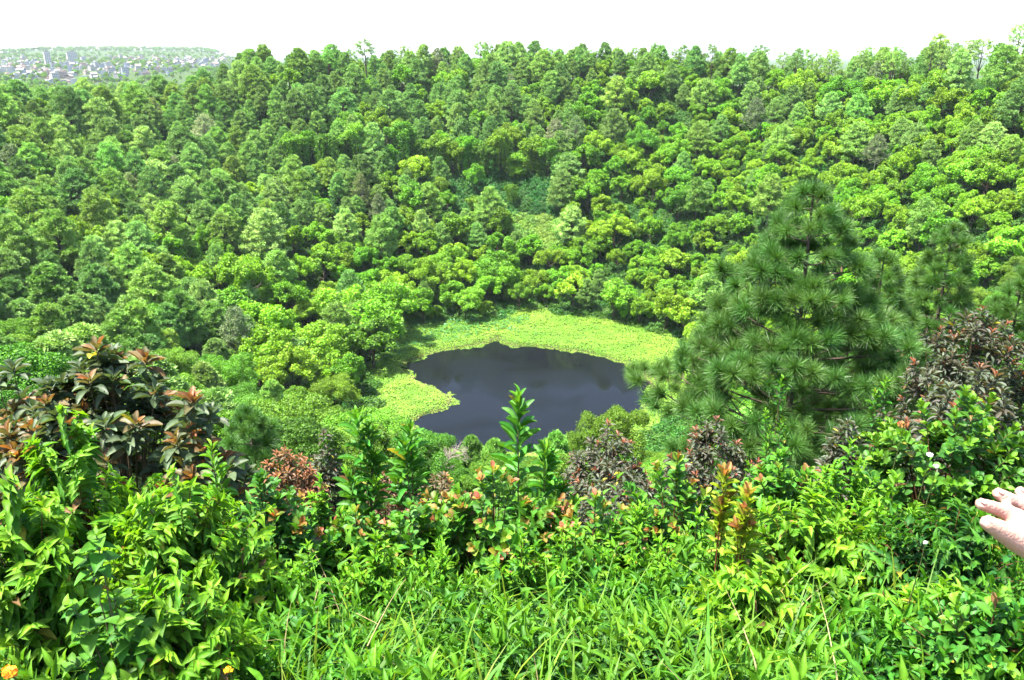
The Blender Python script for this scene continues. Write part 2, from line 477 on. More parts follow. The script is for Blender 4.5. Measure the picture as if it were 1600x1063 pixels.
def broad_form(seed, H, R, nq, flat=0.75, cols=G_BROAD, drape=0, leaf=0.40):
    """broadleaf tree of uneven lobes, each lobe of smaller clumps: returns crown bag, trunk bag"""
    rng = np.random.default_rng(seed)
    cz = H - R * flat
    nl = int(rng.integers(14, 21))
    th = np.arange(nl) * 2.39996 + rng.normal(0, 0.4, nl)
    el = np.arcsin(np.clip(np.linspace(-0.2, 0.95, nl) + rng.normal(0, 0.1, nl), -0.4, 1))
    rr = rng.uniform(0.50, 0.86, nl)
    sk = 1 + 0.34 * np.cos(th - rng.uniform(0, 6.28))
    lc = np.stack([np.cos(th) * np.cos(el) * R * rr * sk, np.sin(th) * np.cos(el) * R * rr * sk, cz + np.sin(el) * R * rr * flat], 1)
    lr = R * rng.uniform(0.18, 0.42, nl)
    SC, SR, SL = [], [], []
    for q in range(nl):
        for w in range(int(rng.integers(6, 10))):
            d = norm(rng.normal(0, 1, 3) + [0, 0, 0.45] + 0.6 * norm(lc[q] - [0, 0, cz]))
            SC.append(lc[q] + d * lr[q] * rng.uniform(0.55, 0.95)); SR.append(lr[q] * rng.uniform(0.28, 0.52)); SL.append(q)
    SC, SR, SL = np.array(SC), np.array(SR), np.array(SL)
    w = SR ** 2 / (SR ** 2).sum()
    k = rng.choice(len(SR), int(nq * 2.2), p=w)
    d = norm(rng.normal(0, 1, (len(k), 3)) + [0, 0, 0.35])
    P = SC[k] + d * (SR[k] * (1 + rng.normal(0, 0.16, len(k))))[:, None] * [1, 1, 0.85]
    dist = np.linalg.norm(P[:, None] - SC[None], axis=2) / SR[None]
    dist[np.arange(len(k)), k] = 9
    ok = dist.min(1) > 0.80
    P, d, k = P[ok][:nq], d[ok][:nq], k[ok][:nq]
    n = len(P)
    lobe_c = (1 + rng.normal(0, 0.10, len(SR)))[k][:, None]
    out = norm(d + rng.normal(0, 0.5, (n, 3)))
    ax = norm(np.cross(out, rng.normal(0, 1, (n, 3))) + 0.35 * d)
    X, Y, Z = frames(ax, out, 0.1, rng)
    s = leaf * rng.uniform(0.6, 1.3, n)
    bag = Bag()
    bag.add(*inst(DIAMOND[0], DIAMOND[1], P, X, Y, Z, np.stack([s * 0.75, s, s], 1), colmix(cols, n, rng, 0.16) * lobe_c))
    if drape:
        # creeper curtains hanging from the lobes to the ground
        for q in range(drape):
            c0 = lc[int(rng.integers(0, nl))] + rng.normal(0, 0.5, 3)
            wd = rng.uniform(0.25, 0.75)
            m_ = int(420 * wd)
            u = rng.uniform(0, 1, m_) ** 1.2
            bot = rng.uniform(0.0, 0.45)
            Pd = np.stack([c0[0] + rng.normal(0, wd, m_) * (1 - 0.45 * u), c0[1] + rng.normal(0, wd, m_) * (1 - 0.45 * u), c0[2] * (1 - u * (1 - bot))], 1)
            o = norm(rng.normal(0, 0.8, (m_, 3)) + [0, 0, 0.35])
            X, Y, Z = frames(np.tile([0, 0, -1.0], (m_, 1)) + rng.normal(0, 0.45, (m_, 3)), o, 0.1, rng)
            s = leaf * rng.uniform(0.6, 1.2, m_)
            bag.add(*inst(DIAMOND[0], DIAMOND[1], Pd, X, Y, Z, np.stack([s * 0.8, s, s], 1), colmix(cols, m_, rng, 0.16) * [0.8, 0.85, 1.0]))
    limbs = lc[rng.choice(nl, 6, replace=False)]
    return bag, trunk_bag(cz, 0.026 * H, (rng.normal(0, 0.3), rng.normal(0, 0.3)), rng, limbs)

def pine_form(seed, H, R, base=0.22, nb=72, puff=40, cols=G_PINE, power=0.62, sparse=1.0):
    """soft rounded-conical pine with puffs of needles on rising branches"""
    rng = np.random.default_rng(seed)
    bag, lim = Bag(), []
    lean = rng.normal(0, 0.25, 2)
    PP, DD, CC = [], [], []
    for q in range(nb):
        t = (q + rng.uniform(0, 1)) / nb                      # 0 bottom of the crown, 1 top
        z = H * (base + (1 - base) * t ** 0.92 * 0.97)
        L = R * (np.clip(1 - t, 0, 1) ** power) * rng.uniform(0.7, 1.12) * (0.75 + 0.25 * min(1, t * 5)) + 0.35
        a = q * 2.39996 + rng.normal(0, 0.25)
        o = np.array([math.cos(a), math.sin(a), 0])
        ax = np.array([lean[0] * z / H, lean[1] * z / H, z])
        tip = ax + o * L + [0, 0, L * rng.uniform(0.15, 0.5)]
        if q % 4 == 0:
            lim.append(tip * [0.8, 0.8, 1])
        ncl = 2 + int(L / 0.8)
        for v in range(ncl):
            u = 1 - 0.55 * (v / max(1, ncl)) if v else 1.0
            side = np.array([-o[1], o[0], 0]) * rng.normal(0, 0.32) * L * (1.1 - 0.6 * u)
            pc_ = ax + (tip - ax) * u + side + [0, 0, rng.normal(0, 0.15)]
            if rng.uniform() > sparse:
                continue
            m_ = int(puff * rng.uniform(0.7, 1.3))
            d = norm(rng.normal(0, 1, (m_, 3)) + o * 0.55 + [0, 0, 0.55])
            PP.append(pc_ + d * rng.uniform(0.05, 0.42, (m_, 1)) * [1, 1, 0.8]); DD.append(norm(d + rng.normal(0, 0.5, (m_, 3))))
            CC.append(np.repeat(colmix(cols, 1, rng, 0.16), m_, 0))
    P, D, Cc = np.concatenate(PP), np.concatenate(DD), np.concatenate(CC)
    n = len(P)
    X, Y, Z = frames(D, rng.normal(0, 1, (n, 3)), 0.2, rng)
    s = rng.uniform(0.34, 0.60, n)
    bag.add(*inst(DIAMOND[0], DIAMOND[1], P, X, Y, Z, np.stack([s * 0.34, s, s], 1), Cc * (1 + rng.normal(0, 0.12, (n, 1)))))
    return bag, trunk_bag(H * 0.98, 0.016 * H, lean, rng, lim)

FORMS = {}
def add_form(kind, bags, cmat, tmat=M_BARK):
    crown, trunk = bags
    cm = crown.mesh(kind + '_crown', [cmat])
    tm = trunk.mesh(kind + '_trunk', [tmat], True)
    both = Bag()
    for V, Fq, c in zip(crown.V, crown.F, crown.C): pass
    both.V = crown.V + trunk.V
    both.C = crown.C + trunk.C
    both.F = crown.F + [f + crown.n for f in trunk.F]
    both.M = [0] * len(crown.F) + [1] * len(trunk.F)
    FORMS.setdefault(kind, []).append((cm, tm, both.mesh(kind, [cmat, tmat])))

for s in range(6):
    add_form('pine_tree', pine_form(100 + s, [15, 14, 16, 13.5, 15.5, 14.5][s], [4.7, 4.3, 4.5, 4.8, 4.1, 4.9][s], [0.2, 0.25, 0.22, 0.18, 0.3, 0.2][s]), M_PINEF)
for s in range(3):
    add_form('open_pine_tree', pine_form(140 + s, [17, 18, 16][s], [3.2, 3.6, 3.0][s], 0.5, 26, 32, power=0.35, sparse=0.75), M_PINEF)
for s in range(6):
    add_form('broadleaf_tree', broad_form(200 + s, [9.5, 8.5, 10.5, 9, 11, 8][s], [3.7, 3.4, 3.8, 3.9, 3.9, 3.3][s], 7500, [1.0, 1.1, 1.2, 0.95, 1.15, 1.05][s]), M_FAR)
for s in range(4):
    add_form('spreading_tree', broad_form(230 + s, [11, 12, 10.5, 11.5][s], [5.4, 6.0, 5.0, 5.6][s], 10500, 0.8), M_FAR)
for s in range(3):
    add_form('creeper_tree', broad_form(260 + s, [12, 13, 11][s], [3.2, 3.6, 2.9][s], 4500, 0.8, drape=15), M_FAR)
for s in range(3):
    add_form('fine_spreading_tree', broad_form(280 + s, [11, 10, 10.5][s], [5.4, 4.8, 5.2][s], 24000, 0.85, leaf=0.21, cols=[(0.085, 0.205, 0.012), (0.105, 0.230, 0.014), (0.065, 0.170, 0.012)]), M_FAR)
    add_form('fine_pine_tree', pine_form(290 + s, [12, 13, 12.5][s], [4.2, 3.8, 4.4][s], 0.15, 90, 70), M_PINEF)
G_GREY = [(0.16, 0.22, 0.085), (0.18, 0.22, 0.10)]
G_RUST = [(0.22, 0.15, 0.09), (0.17, 0.16, 0.08)]
add_form('grey_pine_tree', pine_form(301, 14, 3.6, 0.25, 50, 26, G_GREY, 0.7), M_PINEF, M_PALEBARK)
add_form('rust_pine_tree', pine_form(302, 13, 3.2, 0.3, 40, 18, G_RUST, 0.7), M_PINEF, M_PALEBARK)

# ------------------------------------------------------------------ forest placement
rng = np.random.default_rng(11)
cand = []
s0 = 4.6
for X0 in np.arange(-235, 262, s0):
    for Y0 in np.arange(55, 425, s0):
        cand.append((X0 + rng.uniform(-0.48, 0.48) * s0, Y0 + rng.uniform(-0.48, 0.48) * s0))
cand = np.array(cand)
r = np.hypot(cand[:, 0] - CX, cand[:, 1] - CY)
keep = (r > 40) & (r < RIM + 26)
cand, r = cand[keep], r[keep]
cz_ = ground(cand[:, 0], cand[:, 1])
sd_ = pond_sd(cand[:, 0], cand[:, 1])
keep = pond_sd(cand[:, 0], cand[:, 1], BANK) > 1.5 + 1.5 * wobble(cand[:, 0], cand[:, 1], 0.3)
cand, r, cz_, sd_ = cand[keep], r[keep], cz_[keep], sd_[keep]
mid = np.stack([cand[:, 0], cand[:, 1], cz_ + 6], 1)
U, Vv, dep = project(mid)
inview = (U > -550) & (U < 2150)
order = rng.permutation(np.nonzero(inview)[0])

TREES = []        # kind, x, y, z, scale, u, v, size
grid = {}
def blocked(x, y, rad):
    gx_, gy_ = int(x // 8), int(y // 8)
    for a in (-1, 0, 1):
        for b_ in (-1, 0, 1):
            for (qx, qy, qr) in grid.get((gx_ + a, gy_ + b_), ()):
                if (qx - x) ** 2 + (qy - y) ** 2 < ((rad + qr) * 0.45) ** 2:
                    return True
    return False

def clearing(u, v):
    """the creeper-covered scar in the far wall and the pale openings"""
    if 700 < u < 875 and 272 < v < 345: return 1
    if 455 < u < 700 and 250 < v < 296: return 1
    if 785 < u < 880 and 340 < v < 398: return 2
    if 1490 < u < 1600 and 125 < v < 190: return 3
    return 0

for k in order:
    x, y = cand[k]; z = cz_[k]; u, v = U[k], Vv[k]
    gu, gv, gd = project(np.array([x, y, z]))
    cl = clearing(gu, gv)
    if cl and rng.uniform() > (0.03 if cl < 3 else 0.25):
        continue
    # which kind grows here
    if u < 450:
        pp = 0.86 if v < 400 else (0.55 if u < 220 else 0.32)
    elif u < 900:
        pp = 0.72 if v < 190 else (0.5 if v < 380 else 0.12)
    else:
        pp = 0.42 if v < 150 else (0.2 if v < 250 else 0.06)
    q = rng.uniform()
    d_top = RIM - r[k]
    if q < pp:
        kind = 'pine_tree'; sc_ = rng.uniform(0.62, 1.32); rad = 5.0 * sc_
        w_ = rng.uniform()
        if w_ < 0.045: kind = 'grey_pine_tree'
        elif w_ < 0.051: kind = 'rust_pine_tree'
    else:
        if u < 700 and v > 400 or (500 < u < 900 and v > 380):
            kind = 'spreading_tree' if rng.uniform() < 0.55 else 'broadleaf_tree'
        else:
            kind = 'broadleaf_tree' if rng.uniform() < 0.9 else 'spreading_tree'
        sc_ = rng.uniform(0.62, 1.4)
        if u > 950 and v > 170: sc_ *= 0.86
        rad = (4.6 if kind == 'broadleaf_tree' else 7.0) * sc_
    if d_top < 6 and rng.uniform() < (0.42 if u > 1250 else 0.2 if u > 480 else 0.08):
        kind = 'open_pine_tree'; sc_ = rng.uniform(0.7, 1.12); rad = 4.5
    Ht = {'pine_tree': 15, 'grey_pine_tree': 14, 'rust_pine_tree': 13, 'broadleaf_tree': 9, 'spreading_tree': 11.5, 'creeper_tree': 12, 'open_pine_tree': 17}[kind]
    # near-side trees stay below the sight line to the pond and behind the shrubs
    tu, tv, td = project(np.array([x, y, z + Ht * sc_]))
    if td < 85:
        continue
    if td < 185:
        if kind in ('broadleaf_tree', 'spreading_tree'):
            sc_ *= 0.8 if kind == 'broadleaf_tree' else 1; rad = 7.6 * sc_
            kind = 'fine_spreading_tree'
        else: kind = 'fine_pine_tree'
        Ht = 12.5 if kind == 'fine_pine_tree' else 10.5 if kind == 'fine_spreading_tree' else Ht
        tu, tv, td = project(np.array([x, y, z + Ht * sc_]))
    if y < POND[:, 1].mean() + 5:
        lim = 705 if 660 < tu < 1100 else 668 if tu > 585 else 640
        if tv < lim and (552 < tu < 1100):
            sc_ *= 0.6
            tu, tv, td = project(np.array([x, y, z + Ht * sc_]))
            if tv < lim: continue
    if tv > 745 or td < 30: continue
    if blocked(x, y, rad): continue
    grid.setdefault((int(x // 8), int(y // 8)), []).append((x, y, rad))
    TREES.append([kind, x, y, z, sc_, float(tu), float(tv), Ht * sc_ / float(td)])

def place(kind, form, x, y, z, sc_, rot, label, cat, group, wide=1.0, fk=None):
    fk = fk or kind
    cm, tm, _ = FORMS[fk][form % len(FORMS[fk])]
    e = link(kind, None)
    e.location = (x, y, z); e.rotation_euler = (0, 0, rot); e.scale = (sc_ * wide, sc_ * wide, sc_)
    e.empty_display_size = 0.5
    tag(e, label, cat, group)
    link('crown', cm, e)
    link('trunk', tm, e)
    return e

LOOK = {'pine_tree': 'grey-green pine', 'fine_pine_tree': 'grey-green pine', 'open_pine_tree': 'open-crowned pine', 'broadleaf_tree': 'round broadleaf tree', 'spreading_tree': 'wide broadleaf tree',
        'fine_spreading_tree': 'wide broadleaf tree', 'creeper_tree': 'creeper-hung tree', 'grey_pine_tree': 'thin pale pine', 'rust_pine_tree': 'rust brown dying pine'}
TINTS = [('yellowish', (1.12, 1.06, 0.8)), ('fresh', (1.04, 1.08, 0.9)), ('deep-toned', (0.78, 0.84, 0.9)), ('dull', (0.88, 0.92, 0.95)), ('pale', (1.3, 1.2, 1.35))]

def region(u, v):
    if v < 100:
        return 'on the rim ' + ('below the distant town' if u < 340 else 'above the creeper-hung scar' if u < 900 else 'above the tall near pine' if u < 1400 else 'at the right edge')
    if v < 155:
        return 'just under the rim ' + ('below the town' if u < 340 else 'left of the scar' if u < 560 else 'above the creeper-hung scar' if u < 900 else 'above the near pine' if u < 1400 else 'at the right edge')
    if v < 220:
        return 'high on the wall ' + ('at the left edge' if u < 170 else 'below the town' if u < 340 else 'left of the scar' if u < 560 else 'beside the creeper-hung scar' if u < 900 else 'above the near pine' if u < 1400 else 'at the right edge')
    if v < 300:
        return 'halfway up the wall ' + ('at the left edge' if u < 170 else 'on the left' if u < 340 else 'left of the scar' if u < 560 else 'around the creeper-hung scar' if u < 920 else 'behind the near pine' if u < 1350 else 'at the right edge')
    if v < 380:
        return 'on the lower wall ' + ('at the left edge' if u < 170 else 'on the left' if u < 340 else 'left below the scar' if u < 560 else 'under the creeper-hung scar' if u < 920 else 'behind the near pine' if u < 1350 else 'at the right edge')
    if v < 450:
        return 'low in the crater ' + ('at the left edge' if u < 120 else 'up the slope left of the pond' if u < 520 else 'just behind the pond' if u < 1080 else 'beside the tall near pine')
    if v < 540:
        return 'near the crater floor ' + ('above the bronze shrub' if u < 330 else 'left of the pond' if u < 640 else 'at the back of the pond' if u < 1080 else 'beside the tall near pine')
    return 'low in the crater ' + ('above the bronze rosette shrub' if u < 330 else 'along the left pond shore' if u < 640 else 'on the near pond shore' if u < 1100 else 'beside the tall near pine')

TREES.sort(key=lambda t: -t[7])
quota = {}
REST = {}
for (kind, x, y, z, sc_, u, v, size) in TREES:
    nform = int(rng.integers(0, len(FORMS[kind])))
    fam = 'pine' if 'pine' in kind else 'broad'
    seen = -20 < u < 1620 and v < 720
    rot = rng.uniform(0, 6.28)
    if quota.get(fam, 0) < 290 and seen:
        quota[fam] = quota.get(fam, 0) + 1
        tw, tc_ = TINTS[int(rng.integers(0, 5))]
        size_w = 'small' if sc_ < 0.82 else 'tall' if sc_ > 1.08 else 'middling'
        lb = '%s %s %s %s' % (size_w, tw, LOOK[kind], region(u, v))
        e = place(kind.replace('fine_', ''), nform, x, y, z - 0.2, sc_, rot, lb, 'tree', '%ss %s' % (LOOK[kind], region(u, v)), rng.uniform(0.9, 1.3), kind)
        e.children[0].color = (*tc_, 1)
    else:
        REST.setdefault(fam, []).append((kind, nform, x, y, z - 0.2, sc_, rot))

def landmark(kind, form, label, px, py_top, depth, color=None, wide=1.0, cat='tree'):
    Ht = {'pine_tree': 15, 'spreading_tree': 11.5, 'grey_pine_tree': 14, 'fine_spreading_tree': 10.5, 'fine_pine_tree': 12.5}[kind]
    p = at(px, py_top, depth)
    z = gz(p[0], p[1])
    e = place(kind.replace('fine_', ''), form, p[0], p[1], z - 0.2, (p[2] - z) / Ht, form * 1.7, label, cat, None, wide, kind)
    if color:
        e.children[0].color = (*color, 1)
    return e
landmark('fine_spreading_tree', 1, 'lime green rounded tree on the near shore, left of the paler one', 905, 668, 112, (0.95, 0.95, 0.9), 0.75)
landmark('fine_spreading_tree', 3, 'lime green rounded tree on the near shore touching the tall pine', 962, 652, 118, (1.0, 1.0, 0.9), 0.85)
landmark('fine_pine_tree', 2, 'small dark round pine on the near shore under the upright shoot', 772, 688, 100, (0.8, 0.95, 0.7), 0.8)
landmark('fine_pine_tree', 4, 'small dark round pine on the near shore beside the grey bare tree', 735, 684, 104, (0.75, 0.9, 0.65), 0.8)
landmark('fine_pine_tree', 0, 'small round pine on the near shore right of the upright shoot', 868, 672, 104, (0.85, 1.0, 0.7), 0.8)
landmark('spreading_tree', 1, 'broad dome-shaped tree standing tallest right behind the pond', 700, 392, 262, (0.95, 0.95, 1), 1.05)
landmark('spreading_tree', 2, 'broad dome-shaped tree behind the pond, left of the tallest dome', 590, 420, 252, (1.05, 1.02, 1), 0.95)
landmark('pine_tree', 3, 'pale feathery pine rising in the middle of the left slope', 640, 290, 290, (1.15, 1.15, 1.2), 1.1)
landmark('grey_pine_tree', 0, 'pale olive feathery tree right of the creeper-hung scar', 900, 180, 330, (1.0, 1.15, 0.9), 1.1)

HOLLOW = [(462, 268, 1.15), (488, 262, 1.0), (512, 270, 1.3), (536, 262, 1.05), (560, 268, 1.35), (588, 260, 1.1), (612, 272, 0.9), (634, 262, 1.3), (660, 266, 1.1), (684, 274, 1.25), (708, 280, 1.05), (732, 275, 1.4),
          (757, 281, 1.2), (782, 276, 1.35), (806, 283, 1.0), (830, 278, 1.3), (856, 284, 1.2), (880, 300, 1.35), (893, 332, 1.1), (690, 322, 0.8), (798, 322, 0.75), (742, 338, 0.6), (646, 300, 0.7), (535, 300, 0.65)]
def hollow():
    rg = np.random.default_rng(33)
    for k, (px, py, sc_) in enumerate(HOLLOW):
        # where this ray meets the crater's far wall
        dd = np.linspace(235, 392, 600)
        d_ = ray(px, py)
        P = np.array([0, 0, CAMZ]) + d_[None] * (dd / d_[1])[:, None]
        hit = np.nonzero(P[:, 2] < ground(P[:, 0], P[:, 1]))[0]
        q = P[hit[0] if len(hit) else -1]
        where = 'along the top of the shaded hollow' if k < 18 else 'standing down in the shaded hollow'
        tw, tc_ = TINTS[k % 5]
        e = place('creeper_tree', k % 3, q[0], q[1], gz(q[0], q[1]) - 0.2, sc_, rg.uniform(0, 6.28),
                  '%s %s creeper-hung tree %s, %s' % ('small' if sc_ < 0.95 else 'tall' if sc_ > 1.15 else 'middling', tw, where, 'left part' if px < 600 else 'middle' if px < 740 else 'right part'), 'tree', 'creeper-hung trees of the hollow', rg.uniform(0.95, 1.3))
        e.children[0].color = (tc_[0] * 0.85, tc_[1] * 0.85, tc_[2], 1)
hollow()

def scatter(name, protos, pts, rot, scale, idx):
    """one object that instances unlinked prototypes on its points"""
    coll = bpy.data.collections.new(name + '_forms')
    for k, me in enumerate(protos):
        coll.objects.link(bpy.data.objects.new('%s_form_%02d' % (name, k), me))
    me = bpy.data.meshes.new(name)
    me.vertices.add(len(pts))
    me.vertices.foreach_set('co', np.asarray(pts, np.float32).ravel())
    for nm, ty, dat in (('siz', 'FLOAT', scale), ('idx', 'INT', idx)):
        a = me.attributes.new(nm, ty, 'POINT')
        a.data.foreach_set('value', np.asarray(dat, np.int32 if ty == 'INT' else np.float32))
    rot = np.asarray(rot, np.float32)
    if rot.ndim == 1:
        rot = np.column_stack([np.zeros(len(rot)), np.zeros(len(rot)), rot])
    a = me.attributes.new('rot', 'FLOAT_VECTOR', 'POINT')
    a.data.foreach_set('vector', rot.astype(np.float32).ravel())
    o = link(name, me)
    ng = bpy.data.node_groups.new(name, 'GeometryNodeTree')
    ng.interface.new_socket('Geometry', in_out='INPUT', socket_type='NodeSocketGeometry')
    ng.interface.new_socket('Geometry', in_out='OUTPUT', socket_type='NodeSocketGeometry')
    N, L = ng.nodes, ng.links
    gi, go = N.new('NodeGroupInput'), N.new('NodeGroupOutput')
    ci = N.new('GeometryNodeCollectionInfo'); ci.inputs['Collection'].default_value = coll
    ci.inputs['Separate Children'].default_value = True
    ci.inputs['Reset Children'].default_value = True
    ip = N.new('GeometryNodeInstanceOnPoints'); ip.inputs['Pick Instance'].default_value = True
    def attr(nm, ty):
        q = N.new('GeometryNodeInputNamedAttribute'); q.data_type = ty; q.inputs['Name'].default_value = nm
        return q.outputs['Attribute']
    L.new(gi.outputs[0], ip.inputs['Points']); L.new(ci.outputs[0], ip.inputs['Instance'])
    L.new(attr('idx', 'INT'), ip.inputs['Instance Index']); L.new(attr('rot', 'FLOAT_VECTOR'), ip.inputs['Rotation'])
    L.new(attr('siz', 'FLOAT'), ip.inputs['Scale'])
    L.new(ip.outputs[0], go.inputs[0])
    o.modifiers.new('scatter', 'NODES').node_group = ng
    return o

for fam, lst in REST.items():
    kinds = sorted({(t[0], t[1]) for t in lst})
    ix = {k: n for n, k in enumerate(kinds)}
    o = scatter('pine_forest' if fam == 'pine' else 'broadleaf_forest', [FORMS[k][f][2] for k, f in kinds], [t[2:5] for t in lst], [t[6] for t in lst], [t[5] for t in lst],
                [ix[(t[0], t[1])] for t in lst])
    tag(o, 'farther pines merging into one mass up the crater wall' if fam == 'pine' else 'farther broadleaf crowns merging into one mass up the crater wall', 'forest', kind='stuff')
print('TREES', len(TREES), quota, {k: len(v) for k, v in REST.items()})

# undergrowth that covers the crater's soil between the trees
def bush_form(seed, R, nq, cols, h=0.8):
    rg = np.random.default_rng(seed)
    a = rg.uniform(0, 2 * math.pi, nq); q = np.sqrt(rg.uniform(0, 1, nq)) * R
    P = np.stack([np.cos(a) * q, np.sin(a) * q, 0.15 + h * (1 + wobble(np.cos(a) * q, np.sin(a) * q, 1.9, seed)) * (1 - (q / R) ** 2 * 0.6) + rg.normal(0, 0.12, nq)], 1)
    o = norm(rg.normal(0, 0.6, (nq, 3)) + [0, 0, 1])
    X, Y, Z = frames(np.cross(o, rg.normal(0, 1, (nq, 3))), o, 0.1, rg)
    s = rg.uniform(0.25, 0.5, nq)
    bag = Bag()
    bag.add(*inst(DIAMOND[0], DIAMOND[1], P, X, Y, Z, np.stack([s * 0.8, s, s], 1), colmix(cols, nq, rg, 0.2)))
    return bag.mesh('undergrowth', [M_FAR])
G_UNDER = [(0.034, 0.115, 0.012), (0.048, 0.135, 0.012)]
un = [bush_form(400 + k, 2.6, 900, G_UNDER) for k in range(4)]
un += [bush_form(410 + k, 2.6, 900, [(0.022, 0.105, 0.014), (0.030, 0.125, 0.014)], 1.2) for k in range(2)]  # darker forms: the hollow's tree shade is put into their leaf colour
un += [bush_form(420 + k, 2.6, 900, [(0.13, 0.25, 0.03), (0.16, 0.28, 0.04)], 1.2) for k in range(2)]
pts = []
for X0 in np.arange(-200, 215, 3.1):
    for Y0 in np.arange(100, 400, 3.1):
        pts.append((X0 + rng.uniform(-1.4, 1.4), Y0 + rng.uniform(-1.4, 1.4)))
pts = np.array(pts)
rr = np.hypot(pts[:, 0] - CX, pts[:, 1] - CY)
pts = pts[(rr < RIM + 8)]
pts = pts[pond_sd(pts[:, 0], pts[:, 1], BANK) > 2.5]
pz = ground(pts[:, 0], pts[:, 1])
uu, vv_, _ = project(np.column_stack([pts, pz]))
ok = (uu > -500) & (uu < 2100) & (vv_ < 760)
pts, pz = pts[ok], pz[ok]
gnx = -(ground(pts[:, 0] + 1.5, pts[:, 1]) - ground(pts[:, 0] - 1.5, pts[:, 1])) / 3
gny = -(ground(pts[:, 0], pts[:, 1] + 1.5) - ground(pts[:, 0], pts[:, 1] - 1.5)) / 3
eul = []
for a_, b_ in zip(gnx, gny):
    nrm = Vector((a_, b_, 1)).normalized()
    eul.append(tuple((nrm.to_track_quat('Z', 'Y').to_matrix() @ Matrix.Rotation(rng.uniform(0, 6.28), 3, 'Z')).to_euler()))
uu, vv_, _ = project(np.column_stack([pts, pz]))
uidx = rng.integers(0, 4, len(pts))
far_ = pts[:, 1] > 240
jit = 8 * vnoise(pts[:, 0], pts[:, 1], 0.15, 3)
dark = far_ & (uu > 440) & (uu < 890) & (vv_ + jit > 235) & (vv_ + jit < 345)  # extent of the hollow whose shade is painted by the darker forms
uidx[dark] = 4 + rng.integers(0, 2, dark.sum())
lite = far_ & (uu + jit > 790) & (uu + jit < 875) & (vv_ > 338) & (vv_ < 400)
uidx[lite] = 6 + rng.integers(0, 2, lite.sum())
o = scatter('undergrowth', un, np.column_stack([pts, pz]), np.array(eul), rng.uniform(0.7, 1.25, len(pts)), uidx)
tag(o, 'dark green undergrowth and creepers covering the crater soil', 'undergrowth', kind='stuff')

# ------------------------------------------------------------------ water weeds on the pond's bank
def weeds(name, label, n, cond, cols, size, hz, seed):
    rg = np.random.default_rng(seed)
    P = np.column_stack([rg.uniform(-62, 72, n * 4), rg.uniform(140, 268, n * 4)])
    sd = pond_sd(P[:, 0], P[:, 1])
    edge = 1.6 * vnoise(P[:, 0], P[:, 1], 0.22, seed) + 1.1 * vnoise(P[:, 0], P[:, 1], 0.7, seed)
    ok = cond(P[:, 0], P[:, 1], sd, edge)
    P, sd = P[ok][:n], sd[ok][:n]
    m_ = len(P)
    z = np.maximum(ground(P[:, 0], P[:, 1]), ZW) + hz * (0.4 + 0.35 * vnoise(P[:, 0], P[:, 1], 0.3, seed + 1) + 0.2 * vnoise(P[:, 0], P[:, 1], 0.9, seed + 2) + rg.uniform(0, 0.25, m_)) * sstep(-1.5, 3, sd)
    o = norm(rg.normal(0, 0.22, (m_, 3)) + [0, 0, 1])
    X, Y, Z = frames(np.cross(o, rg.normal(0, 1, (m_, 3))) + [0, 0, 0.12], o, 0.1, rg)
    s = size * rg.uniform(0.6, 1.3, m_)
    patch = np.clip(0.5 + 0.6 * vnoise(P[:, 0], P[:, 1], 0.12, seed + 3) + 0.4 * vnoise(P[:, 0], P[:, 1], 0.4, seed + 4), 0, 1)
    c = np.asarray(cols[0]) * patch[:, None] + np.asarray(cols[1]) * (1 - patch[:, None])
    c = c * (1 + rg.normal(0, 0.10, (m_, 1)))
    brown = (rg.uniform(0, 1, m_) < 0.55 * np.exp(-np.abs(sd) / 0.8))
    c[brown] = np.array([0.16, 0.12, 0.05]) * rg.uniform(0.6, 1.2, (brown.sum(), 1))
    bag = Bag()
    bag.add(*inst(DIAMOND[0], DIAMOND[1], np.column_stack([P, z]), X, Y, Z, np.stack([s * 0.7, s, s], 1), c))
    tag(link(name, bag.mesh(name, [M_WEED])), label, 'water plants', kind='stuff')

def bankz(x, y, sd, e):
    return (sd > -1.0 + e) & (pond_sd(x, y, BANK) < 3)
weeds('water_weed', 'bright yellow-green weeds ringing the dark crater pond', 120000, lambda x, y, sd, e: bankz(x, y, sd, e), [(0.13, 0.29, 0.020), (0.19, 0.33, 0.030)], 0.34, 0.6, 51)
weeds('broad_water_plants', 'blue-green broad leaved plants shaded along the pond\'s far left bank', 9000,
      lambda x, y, sd, e: (sd > 5.5 + e) & (pond_sd(x, y, BANK) < 6) & (x < 2 + 3 * e) & (y > 200), [(0.035, 0.15, 0.035), (0.06, 0.19, 0.03)], 0.7, 1.4, 52)

# ------------------------------------------------------------------ pines close by
def tuft_form(seed, n=360, Lh=0.26):
    rg = np.random.default_rng(seed)
    d = norm(np.column_stack([rg.normal(0, 0.62, n), rg.normal(0, 0.62, n), rg.uniform(-0.12, 1.15, n)]))
    base = np.column_stack([np.zeros(n), np.zeros(n), rg.uniform(-0.12, 0.02, n)])
    L_ = Lh * rg.uniform(0.75, 1.1, n)
    tv = np.array([[-0.5, 0, 0], [0.5, 0, 0], [0.42, 0.55, 0.0], [-0.42, 0.55, 0.0], [0.12, 1.0, -0.05], [-0.12, 1.0, -0.05]])
    tf = np.array([[0, 1, 2, 3], [3, 2, 4, 5]])
    X, Y, Z = frames(d, rg.normal(0, 1, (n, 3)), 0.1, rg)
    c = colmix([(0.056, 0.138, 0.025), (0.070, 0.160, 0.029), (0.044, 0.114, 0.021)], n, rg, 0.15)
    bag = Bag()
    bag.add(*inst(tv, tf, base, X, Y, Z, np.stack([np.full(n, 0.0066), L_, L_], 1), c))
    # brown candle in the middle
    V, Fq = tube(np.array([[0, 0, -0.2], [0, 0, -0.05], [0, 0, 0.09]]), [0.012, 0.011, 0.004], 5)
    bag.add(V, Fq, (0.16, 0.11, 0.06))
    return bag

